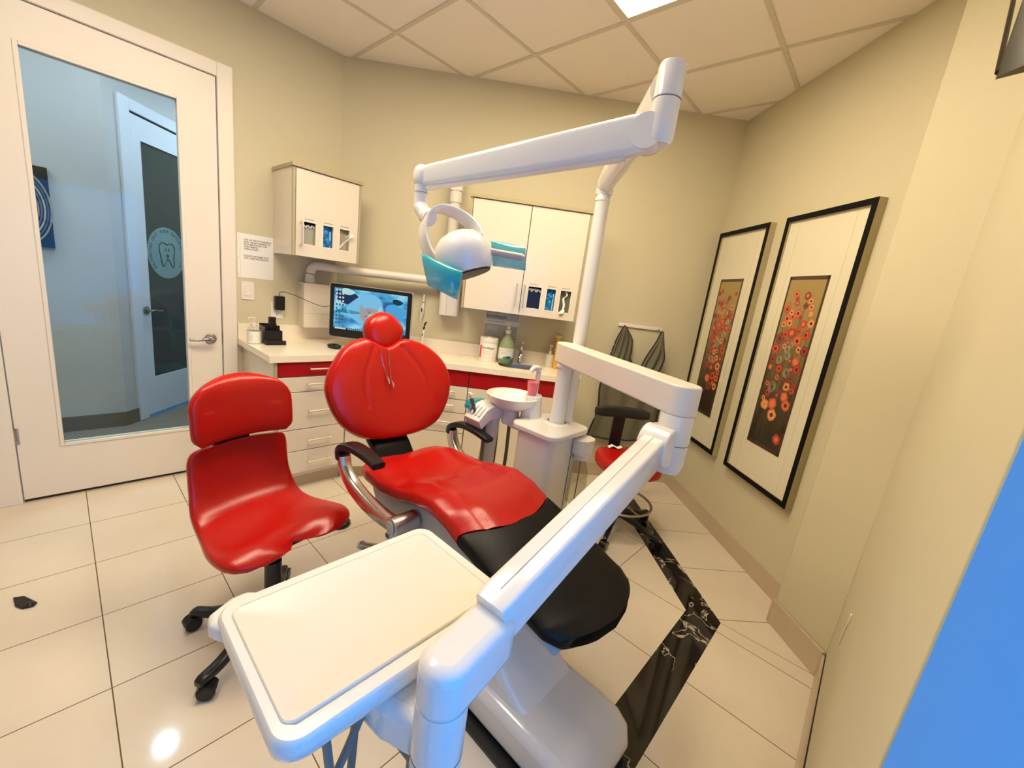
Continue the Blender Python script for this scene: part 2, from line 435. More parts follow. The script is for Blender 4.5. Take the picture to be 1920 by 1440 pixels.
# window in the near wall
mb = MB()
for a, b, c, d in ((WL, 0.735, 0.40, 0.44), (WL, 0.735, WH - 0.04, WH), (WL, WL + 0.04, 0.44, WH - 0.04), (0.695, 0.735, 0.44, WH - 0.04)):
    mb.box(0.40, 0.45, a, b, c, d, M_TRIM)
w1 = struct(mb, 'window_1', U)
mb = MB(); mb.box(0.422, 0.426, WL + 0.04, 0.695, 0.44, WH - 0.04, M_PANE); part(mb, 'window_pane', w1)
mb = MB(); mb.box(0.12, 0.40, WL, 0.733, 0.400, 0.415, M_TRIM); part(mb, 'window_sill', w1)
mb = MB(); mb.box(NW + 0.002, 0.40, 0.728, 0.7355, 0.415, WH, M_JAMB); part(mb, 'window_jamb', w1)

# baseboards
mb = MB(); BH = 0.117
mb.prism([(1.735, 1.66), (1.747, 1.66), (1.747, 3.215), (1.735, 3.215)], 0, BH, M_BASE)
mb.prism([(1.598, 1.358), (1.61, 1.353), (1.61, 1.660), (1.598, 1.660)], 0, BH + 0.012, M_BASE)
mb.prism([(1.598, 1.66), (1.735, 1.66), (1.735, 1.672), (1.598, 1.672)], 0, BH + 0.012, M_BASE)
struct(mb, 'baseboard_right', bevel=0.002)
mb = MB(); mb.box(1.79, 2.905, -0.012, 0, 0, BH, M_BASE); struct(mb, 'baseboard_back', BW, bevel=0.002)
mb = MB(); mb.box(NW - 0.014, NW, 0.735, 2.098, 0, BH, M_BASE); mb.box(NW - 0.004, NW, 0.735, 2.098, BH, BH + 0.006, M_GAP); struct(mb, 'baseboard_near', U)
mb = MB(); mb.box(WN, WN + 0.012, 0.80, 0.86, 0, BH, M_BASE); mb.box(WN, WN + 0.012, -1.75, -0.31, 0, BH, M_BASE); struct(mb, 'baseboard_left', U, bevel=0.002)

# door casing and door
mb = MB()
for sgn, (a, b) in ((0, (-0.305, -0.213)), (1, (0.711, 0.788))):
    mb.box(WN - 0.12, WN + 0.022, a, b, 0, 2.51, M_TRIM)
mb.box(WN - 0.12, WN + 0.022, -0.213, 0.711, 2.437, 2.51, M_TRIM)
for a, b, c, d in ((-0.311, -0.305, 0, 2.516), (0.788, 0.794, 0, 2.516), (-0.311, 0.794, 2.51, 2.516)): mb.box(WN, WN + 0.014, a, b, c, d, M_TRIM)
struct(mb, 'trim_1', U, bevel=0.003)
mb = MB(); D0, D1 = WN - 0.036, WN + 0.004
for a, b, c, d in ((-0.208, -0.058, 0.016, 2.433), (0.541, 0.706, 0.016, 2.433), (-0.058, 0.541, 0.016, 0.296), (-0.058, 0.541, 2.266, 2.433)): mb.box(D0, D1, a, b, c, d, M_TRIM)
d1 = struct(mb, 'door_1', U, label='white door with a tall glass pane')
mb = MB()
for n in (D1 - 0.001, D0 + 0.001):
    for a, b, c, d in ((-0.058, -0.040, 0.296, 2.266), (0.523, 0.541, 0.296, 2.266), (-0.040, 0.523, 0.296, 0.314), (-0.040, 0.523, 2.248, 2.266)): mb.box(n - 0.006, n + 0.006, a, b, c, d, M_TRIM)
part(mb, 'glazing_bead', d1, 0.003)
mb = MB(); mb.box(WN - 0.018, WN - 0.014, -0.05, 0.533, 0.30, 2.26, M_PANE); part(mb, 'glass_pane', d1)
def lever(n, l, z, dirl, s=1):
    b = MB()
    b.lathe([(0, 0), (0.030, 0), (0.033, 0.003), (0.031, 0.008), (0.024, 0.011), (0.012, 0.013), (0.011, 0.045), (0, 0.045)], (n, l, z), M_NICKEL, 28, (s, 0, 0))
    pts = spline([(n + s * 0.045, l, z), (n + s * 0.052, l + dirl * 0.03, z + 0.003), (n + s * 0.050, l + dirl * 0.065, z - 0.003), (n + s * 0.046, l + dirl * 0.09, z - 0.005), (n + s * 0.044, l + dirl * 0.118, z + 0.001)], 5)
    b.tube(pts, [0.0105] * 8 + [0.008] * (len(pts) - 9) + [0.005], M_NICKEL, 12)
    b.ellip((n + s * 0.046, l, z), 0.012, 0.012, 0.012, M_NICKEL, seg=14, rin=8)
    return b
part(lever(D1, 0.645, 0.905, -1), 'door_handle', d1)
mb = MB()
for z in (0.38, 1.2, 2.2):
    mb.cyl((WN + 0.008, -0.211, z - 0.045), (WN + 0.008, -0.211, z + 0.045), 0.007, M_NICKEL, seg=12)
    mb.box(WN + 0.003, WN + 0.006, -0.225, -0.196, z - 0.045, z + 0.045, M_NICKEL)
part(mb, 'hinge', d1)
mb = MB(); mb.box(D0 + 0.004, D1 - 0.004, -0.208, 0.706, 0.001, 0.016, M_GAP); mb.box(D0 + 0.01, D1 - 0.006, 0.706, 0.7105, 0.87, 0.94, M_GAP); part(mb, 'door_gap_shade', d1)  # dark strips in the door gaps stand in for the shade there

# hallway behind the glass
mb = MB(); mb.prism([UL(-2.2, -3.25), (-1.20, 3.42), (-0.9, 5.2), (-2.9, 5.2), (-2.9, 3.35), UL(0.30, -4.45), UL(-2.2, -4.45)], -0.045, -0.002, M_CARPET); struct(mb, 'floor_hall')
mb = MB(); mb.prism([UL(-2.2, -3.33), (-1.10, 3.60), (-0.9, 5.2), (-2.9, 5.2), (-2.9, 3.35), UL(0.30, -4.45), UL(-2.2, -4.45)], 2.80, 2.86, mat('hall ceiling', (0.6, 0.62, 0.66), 0.8)); struct(mb, 'ceiling_hall')
mb = MB(); mb.prism([UL(-2.2, -4.33), UL(0.30, -4.33), (-2.775, 3.36), (-2.95, 3.5), UL(-2.2, -4.6)], 0, 2.82, M_HALL)
mb.prism([(-2.775, 3.345), (-2.775, 3.46), (-2.9, 3.46), (-2.9, 3.345)], 0, 2.82, M_HALL)
mb.prism([(-2.775, 3.46), (-2.775, 4.42), (-2.9, 4.42), (-2.9, 3.46)], 2.44, 2.82, M_HALL)
mb.prism([(-2.775, 4.42), (-2.775, 5.2), (-2.9, 5.2), (-2.9, 4.42)], 0, 2.82, M_HALL)
struct(mb, 'wall_hall')
mb = MB(); mb.prism([(-2.9, 5.2), (-0.8, 5.2), (-0.8, 5.3), (-2.9, 5.3)], 0, 2.82, M_HALL); mb.prism([(-1.0, 3.55), (-0.9, 3.55), (-0.8, 5.25), (-0.9, 5.25)], 0, 2.82, M_HALL)
mb.prism([UL(-2.2, -3.25), UL(-2.3, -3.25), UL(-2.3, -4.5), UL(-2.2, -4.5)], 0, 2.82, M_HALL)
mb.prism([UL(-1.7, -3.25), UL(-2.3, -3.25), UL(-2.3, -3.35), UL(-1.7, -3.35)], 0, 2.82, M_HALL)
struct(mb, 'wall_hall_end')
mb = MB(); mb.prism([UL(-2.2, -4.318), UL(0.305, -4.318), UL(0.305, -4.33), UL(-2.2, -4.33)], 0, 0.112, M_HBASE)
mb.prism([(-2.763, 3.345), (-2.763, 3.445), (-2.775, 3.445), (-2.775, 3.335)], 0, 0.112, M_HBASE)
struct(mb, 'baseboard_hall')
mb = MB()
for a, b, c, d in ((3.448, 3.54, 0, 2.465), (4.34, 4.43, 0, 2.465), (3.54, 4.34, 2.385, 2.465)): mb.box(-2.80, -2.755, a, b, c, d, M_HTRIM)
mb.box(-2.80, -2.772, 3.54, 4.34, 2.372, 2.385, M_GAP)
struct(mb, 'trim_2', bevel=0.003)
mb = MB()
for a, b, c, d in ((3.545, 3.635, 0.02, 2.37), (4.245, 4.335, 0.02, 2.37), (3.635, 4.245, 0.02, 0.34), (3.635, 4.245, 2.205, 2.37)): mb.box(-2.80, -2.765, a, b, c, d, M_HTRIM)
d2 = struct(mb, 'door_2', label='white hallway door with a dark glass pane and a round decal')
M_DGL = mat('dark door glass', (0.035, 0.06, 0.055), 0.06, spec=0.6)
mb = MB(); mb.box(-2.79, -2.778, 3.635, 4.245, 0.34, 2.205, M_DGL); part(mb, 'glass_pane', d2)
part(lever(-2.765, 3.585, 0.915, 1), 'door_handle', d2)
mb = MB(); M_DEC = mat('frosted decal', (0.20, 0.34, 0.36), 0.5); M_DIN = mat('decal lettering', (0.035, 0.09, 0.10), 0.5)
cy_, cz_ = 3.862, 1.388
mb.prism(circle(cy_, cz_, 0.212, 48), -2.778, -2.776, M_DEC, 'x')
tooth = [(0, .070), (.03, .085), (.065, .082), (.085, .05), (.083, .01), (.072, -.04), (.075, -.09), (.066, -.118), (.045, -.10), (.018, -.055), (0, -.045), (-.012, -.06), (-.028, -.10), (-.045, -.112), (-.06, -.09), (-.075, -.03), (-.088, .02), (-.085, .06), (-.06, .085), (-.03, .085)]
tp = [Vector((-2.7745, cy_ + a, cz_ + b)) for a, b in tooth]
mb.tube(tp, 0.0042, M_DIN, 6, closed=True)
for ex in (-0.016, 0.018): mb.prism(circle(cy_ + ex, cz_ + 0.028, 0.007, 12, 0.013), -2.776, -2.7735, M_DIN, 'x')
mb.prism(circle(cy_ + 0.004, cz_ - 0.022, 0.014, 12, 0.014), -2.776, -2.7738, M_DIN, 'x')
for k, ch in enumerate('BRINGING OUT YOUR NATURAL SMILE'):
    a = R_(222 - k * 8.6)
    T = facing(-2.7762, cy_ + 0.168 * math.cos(a), cz_ + 0.168 * math.sin(a), (0, math.sin(a), -math.cos(a)), (0, math.cos(a), math.sin(a)))
    if ch != ' ': text(mb, ch, 0.040, M_DIN, T, 'CENTER', bold=0.0008)
part(mb, 'window_decal', d2, label='round frosted decal with a tooth emblem and lettering')

# hall painting (a plain swirl design)
t = thing('hall_painting', 'dark painting with concentric curved stripes hanging in the hallway behind the glass door', 'painting', U, (-4.33, -0.30, 1.59))
mb = MB(); mb.box(-4.33, -4.295, -0.66, 0.01, 1.335, 1.845, mat('painting dark', (0.02, 0.015, 0.01), 0.9))
part(mb, 'canvas', t)
mb = MB(); cols = [(0.35, 0.28, 0.18), (0.10, 0.09, 0.10), (0.5, 0.42, 0.3), (0.16, 0.12, 0.12), (0.38, 0.22, 0.12), (0.6, 0.55, 0.45), (0.06, 0.06, 0.10)]
for k in range(9):
    r = 0.235 - k * 0.024
    pp = [Vector((-4.292, -0.13 + r * 0.6 * math.cos(2 * math.pi * i / 40), 1.58 + r * 1.0 * math.sin(2 * math.pi * i / 40))) for i in range(40)]
    mb.tube(pp, 0.0055, mat('swirl %d' % (k % 7), cols[k % 7], 0.5), 6, closed=True)
part(mb, 'painted_rings', t)
# hall downlight
t = thing('hall_downlight', 'round recessed downlight in the hallway ceiling behind the glass door', 'ceiling light', U, (-3.75, 0.337, 2.80))
mb = MB(); mb.lathe([(0.06, -0.001), (0.085, -0.001), (0.085, -0.008), (0.06, -0.008)], (-3.75, 0.337, 2.80), M_HTRIM, 32, cap=False); part(mb, 'trim_ring', t)
mb = MB(); mb.prism(circle(-3.75, 0.337, 0.047, 24), 2.793, 2.796, mat('downlight lens', (1, 1, 1), 0.5, emis=(0.8, 0.9, 1.0), estr=350)); part(mb, 'diffuser', t)
for i, (l, n) in enumerate(((-0.9, -3.85),)):  # glowing panel added out of view to light the hallway
    tt = thing('hall_fill_panel', 'unseen light panel added to brighten the hallway', 'ceiling light', U, (n, l, 2.80))
    mb = MB(); mb.box(n - 0.25, n + 0.25, l - 0.3, l + 0.3, 2.792, 2.80, M_HTRIM); part(mb, 'frame', tt)
    mb = MB(); mb.box(n - 0.23, n + 0.23, l - 0.28, l + 0.28, 2.788, 2.7915, mat('hall fill glow', (1, 1, 1), 0.5, emis=HALL_COL, estr=20.0)); part(mb, 'diffuser', tt)
tt = thing('hall_fill_panel', 'unseen light panel added to brighten the hallway by the far door', 'ceiling light', I4, (-2.0, 4.1, 2.80))  # second added panel, also unseen, brightens the far end of the hall
mb = MB(); mb.box(-2.3, -1.7, 3.8, 4.4, 2.792, 2.80, M_HTRIM); part(mb, 'frame', tt)
mb = MB(); mb.box(-2.27, -1.73, 3.83, 4.37, 2.788, 2.7915, mat('hall fill glow')if False else MATS['hall fill glow']); part(mb, 'diffuser', tt)

# room ceiling lights
M_DIFF = mat('lit diffuser', (0.9, 0.9, 0.85), 0.6, emis=LAMP_COL, estr=LAMP_W)
names = ['long lit ceiling panel at the top edge of the picture', 'long lit ceiling panel between the first panel and the glass door']
for (l0, l1, n0, n1), lb in zip(LIGHTS, names):
    t = thing('ceiling_light', lb, 'ceiling light', U, ((n0 + n1) / 2, (l0 + l1) / 2, CEIL - 0.012))
    mb = MB()
    for a, b, c, d in ((n0 + .012, n1 - .012, l0 + .012, l0 + .03), (n0 + .012, n1 - .012, l1 - .03, l1 - .012), (n0 + .012, n0 + .03, l0 + .03, l1 - .03), (n1 - .03, n1 - .012, l0 + .03, l1 - .03)): mb.box(a, b, c, d, CEIL - 0.008, CEIL - 0.0005, M_TB)
    part(mb, 'frame', t)
    mb = MB(); mb.box(n0 + .03, n1 - .03, l0 + .03, l1 - .03, CEIL - 0.005, CEIL - 0.001, M_DIFF); part(mb, 'diffuser', t)

# ================================================================ CABINETS
CT = 0.91
def bar_handle(mb, p0, p1, off, r=0.005, m=M_PULL):
    p0 = Vector(p0); p1 = Vector(p1); off = Vector(off); d = (p1 - p0).normalized() * 0.012
    mb.cyl(p0 - d + off, p1 + d + off, r, m, seg=12); mb.cyl(p0, p0 + off, r * 0.85, m, seg=10); mb.cyl(p1, p1 + off, r * 0.85, m, seg=10)
# left bank (under the counter on the door wall)
F = -2.58; L0, L1 = 0.845, 1.262
t = thing('drawer_cabinet', 'cream drawer cabinet with one red top drawer at the left end of the counter', 'cabinet', U, (-2.85, (L0 + L1) / 2, 0))
mb = MB(); mb.box(WN + 0.002, F - 0.02, L0 - 0.02, L1 + 0.006, 0.10, 0.868, M_LAM); mb.box(WN + 0.002, F - 0.07, L0 + 0.03, L1 + 0.006, 0.0, 0.10, M_BASE)
mb.box(F - 0.02, F - 0.001, L0 - 0.02, L0 - 0.004, 0.10, 0.868, M_LAME); part(mb, 'body', t)
for nm, z0, z1, m, hl0, hl1 in (('drawer', 0.777, 0.866, M_REDF, 1.03, 1.25), ('drawer', 0.678, 0.772, M_LAM, 1.015, 1.165), ('drawer', 0.432, 0.673, M_LAM, 1.025, 1.165), ('drawer', 0.285, 0.427, M_LAM, 1.025, 1.155), ('drawer', 0.130, 0.280, M_LAM, 1.025, 1.155)):
    mb = MB(); mb.box(F - 0.02, F, L0, L1, z0, z1, m); d = part(mb, 'drawer', t, 0.0015, label='red drawer front' if m is M_REDF else None)
    hz = (z0 + z1) / 2 + (0.005 if z1 - z0 < 0.12 else 0.0)
    hh = MB(); bar_handle(hh, (F, hl0, hz), (F, min(hl1, L1 - 0.02), hz), (0.03, 0, 0)); part(hh, 'handle', d)
# corner + back bank
BF = -0.44
def bwx(x, y): # world -> BW coords
    v = BW.inverted() @ Vector((x, y, 0)); return v.x, v.y
ux0 = UL(L1 + 0.006, F - 0.02)
cx_, cy2_ = bwx(*UL(L1 + 0.012, F))
t = thing('corner_cabinet', 'plain cream corner cabinet between the two drawer banks under the counter', 'cabinet', BW, (0.45, -0.2, 0))
c0 = bwx(*UL(L1 + 0.010, F - 0.001)); c1 = bwx(*UL(L1 + 0.010, WN + 0.01)); 
mb = MB(); poly = [c0, (0.70, BF - 0.001), (0.70, -0.004), (0.02, -0.004), c1]
mb.prism(poly, 0.10, 0.868, M_LAM); mb.prism([(a * 1.0, min(b + 0.06, -0.004)) for a, b in poly], 0.0, 0.10, M_BASE); part(mb, 'body', t)
# drawers bank x -0.44..-0.03 => s
S0, S1, S2 = 0.715, 1.128, 1.78
t = thing('drawer_cabinet', 'cream cabinet with a stack of drawers beside the sink cabinet, behind the red patient chair', 'cabinet', BW, ((S0 + S1) / 2, -0.2, 0))
mb = MB(); mb.box(S0 - 0.008, S1, BF + 0.02, -0.003, 0.10, 0.868, M_LAM); mb.box(S0, S1, BF + 0.08, -0.003, 0, 0.10, M_BASE); mb.box(S0 - 0.006, S1 - 0.001, BF + 0.004, BF + 0.02, 0.12, 0.86, M_GAP); part(mb, 'body', t)
for z0, z1, m in ((0.752, 0.866, M_REDF), (0.655, 0.748, M_LAM), (0.553, 0.650, M_LAM), (0.400, 0.548, M_LAM), (0.125, 0.395, M_LAM)):
    mb = MB(); mb.box(S0, S1 - 0.003, BF, BF + 0.02, z0, z1, m); d = part(mb, 'drawer', t, 0.0012, label='red drawer front' if m is M_REDF else None)
    if m is M_LAM and z0 > 0.3:
        hh = MB(); hz = (z0 + z1) / 2 + 0.01; bar_handle(hh, (S1 - 0.25, BF, hz), (S1 - 0.10, BF, hz), (0, -0.028, 0)); part(hh, 'handle', d)
t = thing('sink_cabinet', 'cream base cabinet under the sink with a long red panel below the counter', 'cabinet', BW, ((S1 + S2) / 2, -0.2, 0))
mb = MB(); mb.box(S1 + 0.002, S2, BF + 0.02, -0.003, 0.10, 0.75, M_LAM); mb.box(S1 + 0.002, S2, BF + 0.08, -0.003, 0, 0.10, M_BASE); mb.box(S2 - 0.018, S2, BF, -0.003, 0.10, 0.868, M_LAM); mb.box(S1 + 0.002, S2 - 0.018, BF + 0.004, BF + 0.02, 0.12, 0.868, M_GAP); part(mb, 'body', t)
mb = MB(); mb.box(S1 + 0.002, S2 - 0.002, BF, BF + 0.02, 0.752, 0.866, M_REDF); part(mb, 'fascia', t, 0.001, label='red fascia panel')
for a, b in ((S1 + 0.003, (S1 + S2) / 2 - 0.002), ((S1 + S2) / 2 + 0.002, S2 - 0.003)):
    mb = MB(); mb.box(a, b, BF, BF + 0.02, 0.125, 0.747, M_LAM); part(mb, 'door', t, 0.0012)

# counter (one L-shaped slab with sink cut-out) + backsplash
t = thing('countertop', 'long cream countertop with a low backsplash turning the corner below the wall cabinets', 'countertop', BW, (0.5, -0.3, CT))
edge = F + 0.012
A = bwx(*UL(0.795, WN + 0.002)); Bq = bwx(*UL(0.795, edge)); 
# intersection of left front edge with back front edge
be = BF - 0.018
p0 = Vector(bwx(*UL(0.8, edge))); p1 = Vector(bwx(*UL(1.5, edge))); k = (be - p0.y) / (p1.y - p0.y); X = p0 + (p1 - p0) * k
wc = Vector(bwx(*UL(1.40, WN + 0.002))); wc2 = Vector(bwx(*UL(1.6, WN + 0.002))); kk = (-0.003 - wc.y) / (wc2.y - wc.y); WC = wc + (wc2 - wc) * kk
CR = 1.795
SX, SY, SRX, SRY = 1.49, -0.225, 0.165, 0.10
def counter_poly(): return [A, Bq, (X.x, X.y), (CR, be), (CR, -0.003), (WC.x, WC.y)]
bm = bmesh.new()
outer = [bm.verts.new((p[0], p[1], CT)) for p in counter_poly()]
inner = [bm.verts.new((x, y, CT)) for x, y in rrect(SX - SRX, SX + SRX, SY - SRY, SY + SRY, 0.085, 8)]
eds = [bm.edges.new((outer[i], outer[(i + 1) % len(outer)])) for i in range(len(outer))] + [bm.edges.new((inner[i], inner[(i + 1) % len(inner)])) for i in range(len(inner))]
bmesh.ops.triangle_fill(bm, use_beauty=True, use_dissolve=False, edges=eds)
bmesh.ops.recalc_face_normals(bm, faces=bm.faces)
ex = bmesh.ops.extrude_face_region(bm, geom=bm.faces[:])
bmesh.ops.translate(bm, vec=(0, 0, -0.04), verts=[v for v in ex['geom'] if isinstance(v, bmesh.types.BMVert)])
mb = MB(); bm.verts.index_update(); mb.add([v.co.copy() for v in bm.verts], [tuple(v.index for v in f.verts) for f in bm.faces], M_COUNTER); bm.free()
part(mb, 'slab', t, ang=30)
mb = MB(); mb.box(WC.x + 0.01, CR, -0.02, -0.002, CT, CT + 0.10, M_COUNTER)
a0 = bwx(*UL(0.795, WN + 0.002)); a1 = bwx(*UL(0.795, WN + 0.02)); a2 = bwx(*UL(1.47, WN + 0.02)); a3 = bwx(*UL(1.47, WN + 0.002))
mb.prism([a0, a1, a2, a3], CT, CT + 0.10, M_COUNTER); part(mb, 'backsplash', t, 0.001)
# sink
t = thing('sink', 'small oval stainless steel sink set into the right end of the counter', 'sink', BW, (SX, SY, CT))
mb = MB(); rs = []
for s_, z in ((1.0, CT + 0.002), (0.985, CT + 0.001), (0.96, CT - 0.012), (0.93, CT - 0.10), (0.80, CT - 0.135), (0.25, CT - 0.14), (0.05, CT - 0.142)):
    rs.append([Vector((SX + (x - SX) * s_, SY + (y - SY) * s_, z)) for x, y in rrect(SX - SRX, SX + SRX, SY - SRY, SY + SRY, 0.085, 8)])
mb.rings(rs, M_STEEL, cap=False); mb.prism(circle(SX, SY, 0.02, 16), CT - 0.143, CT - 0.141, M_CHROME); part(mb, 'basin', t)
t = thing('faucet', 'short chrome single lever faucet standing behind the oval sink', 'faucet', BW, (SX, -0.08, CT))
mb = MB(); mb.lathe([(0, 0), (0.028, 0), (0.028, 0.008), (0.022, 0.012), (0.021, 0.045), (0.018, 0.05), (0.014, 0.055), (0.014, 0.10), (0.017, 0.105), (0.018, 0.13), (0, 0.135)], (SX, -0.08, CT), M_CHROME, 24); part(mb, 'body', t)
mb = MB(); mb.tube(spline([(SX, -0.08, CT + 0.085), (SX, -0.12, CT + 0.10), (SX, -0.17, CT + 0.085), (SX, -0.18, CT + 0.06)], 5), 0.0095, M_CHROME); part(mb, 'spout', t)
mb = MB(); mb.tube([(SX, -0.08, CT + 0.13), (SX + 0.003, -0.10, CT + 0.155), (SX + 0.005, -0.135, CT + 0.17)], [0.012, 0.008, 0.006], M_CHROME); part(mb, 'lever', t)

# wall cabinets
def glove_window(parent, frame_pts, kind, mk):
    pass
def wall_cabinet(nm, lb, frame, x0, x1, depth, z0, z1, ydir, doors, side_lip=0.0):
    """front plane at y = ydir*depth; doors = list of (xa, xb, handle_x, windows)"""
    t = thing(nm, lb, 'cabinet', frame, ((x0 + x1) / 2, ydir * depth / 2, z0))
    yf = ydir * (depth - 0.02); y1 = ydir * 0.002
    mb = MB(); lo, hi = sorted((yf, y1))
    mb.box(x0, x0 + 0.018, lo, hi, z0, z1, M_LAM); mb.box(x1 - 0.018, x1, lo, hi, z0, z1, M_LAM)
    mb.box(x0 + 0.018, x1 - 0.018, lo, hi, z0, z0 + 0.018, M_LAM); mb.box(x0 + 0.018, x1 - 0.018, lo, hi, z1 - 0.018, z1, M_LAM)
    b0, b1 = sorted((y1, y1 + ydir * 0.008)); mb.box(x0 + 0.018, x1 - 0.018, b0, b1, z0 + 0.018, z1 - 0.018, M_LAM)
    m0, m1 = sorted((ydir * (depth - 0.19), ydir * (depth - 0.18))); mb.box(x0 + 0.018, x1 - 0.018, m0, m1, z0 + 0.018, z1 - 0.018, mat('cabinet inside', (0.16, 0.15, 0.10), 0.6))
    e0, e1 = sorted((yf, yf + ydir * 0.0195))
    mb.box(x0, x0 + 0.014, e0, e1, z0, z1, M_LAME); mb.box(x1 - 0.014, x1, e0, e1, z0, z1, M_LAME)
    part(mb, 'body', t)
    t0, t1 = sorted((ydir * 0.002, ydir * (depth + 0.012)))
    mb = MB(); mb.box(x0 - 0.008, x1 + 0.008, t0, t1, z1, z1 + 0.022, M_LAME); part(mb, 'top_board', t, 0.002)
    for xa, xb, hx, wins in doors:
        mb = MB(); d0, d1 = sorted((yf, ydir * depth))
        zb, zt = z0 + 0.001, z1 - 0.004
        if wins:
            w0z, w1z = wins[0][2], wins[0][3]
            mb.box(xa, xb, d0, d1, zb, w0z, M_LAM); mb.box(xa, xb, d0, d1, w1z, zt, M_LAM)
            xs = [xa] + [v for w in wins for v in (w[0], w[1])] + [xb]
            for q in range(0, len(xs), 2): mb.box(xs[q], xs[q + 1], d0, d1, w0z, w1z, M_LAM)
            yy0, yy1 = sorted((ydir * depth, ydir * (depth + 0.0015)))
            for w in wins:   # trim around the cut-out and the faint caption above it
                for a, b, c, d in ((w[0] - .004, w[0], w0z - .004, w1z + .004), (w[1], w[1] + .004, w0z - .004, w1z + .004), (w[0], w[1], w0z - .004, w0z), (w[0], w[1], w1z, w1z + .004)): mb.box(a, b, yy0, yy1, c, d, M_PAPER)
                for q in range(7):
                    a = w[0] + 0.004 + q * 0.0085; mb.box(a, a + 0.0065, yy0, yy1, w1z + 0.014, w1z + 0.019, mat('faint caption', (0.35, 0.30, 0.22), 0.6))
        else: mb.box(xa, xb, d0, d1, zb, zt, M_LAM)
        dd = part(mb, 'door', t, ang=30)
        hh = MB(); hz0 = z0 + 0.052; bar_handle(hh, (hx, ydir * depth, hz0 + 0.012), (hx, ydir * depth, hz0 + 0.148), (0, ydir * 0.032, 0)); part(hh, 'handle', dd)
    return t
CZ0, CZ1 = 1.300, 2.035
# left wall cabinet: frame with x = L, y toward room = +N  -> build frame
LW = U @ Matrix.Translation((WN, 0, 0)) @ Matrix(((0, 1, 0, 0), (1, 0, 0, 0), (0, 0, 1, 0), (0, 0, 0, 1)))
def lw_to(x, y, z): return (x, y, z)
# LW mirrors handedness, so use explicit axes instead: x = L reversed
LW = Matrix.Identity(4)
ax = U.to_3x3() @ Vector((0, 1, 0)); ay = U.to_3x3() @ Vector((-1, 0, 0)); az = Vector((0, 0, 1))
for i in range(3): LW[i][0] = ax[i]; LW[i][1] = ay[i]; LW[i][2] = az[i]
LW.translation = U @ Vector((WN, 0, 0))                # x = L along the wall, -y into the room
wl_ = [(1.078, 1.152, 1.577, 1.712), (1.198, 1.265, 1.577, 1.712), (1.308, 1.376, 1.577, 1.712)]
wall_cabinet('wall_cabinet', 'small cream wall cabinet with three glove slots on the door wall above the monitor', LW, 1.012, 1.448, 0.35, 1.50, 2.018, -1, [(1.030, 1.432, 1.056, wl_)])
wr_ = [(1.464, 1.562, 1.357, 1.506), (1.598, 1.664, 1.357, 1.506), (1.697, 1.774, 1.357, 1.506)]
wr_ = [(1.468, 1.560, 1.357, 1.506), (1.600, 1.664, 1.357, 1.506), (1.699, 1.774, 1.357, 1.506)]
wall_cabinet('wall_cabinet', 'wide cream two-door wall cabinet above the sink with glove slots in its right door', BW, 1.008, 1.836, 0.33, CZ0, CZ1, -1, [(1.026, 1.419, 1.386, []), (1.424, 1.820, 1.440, wr_)])

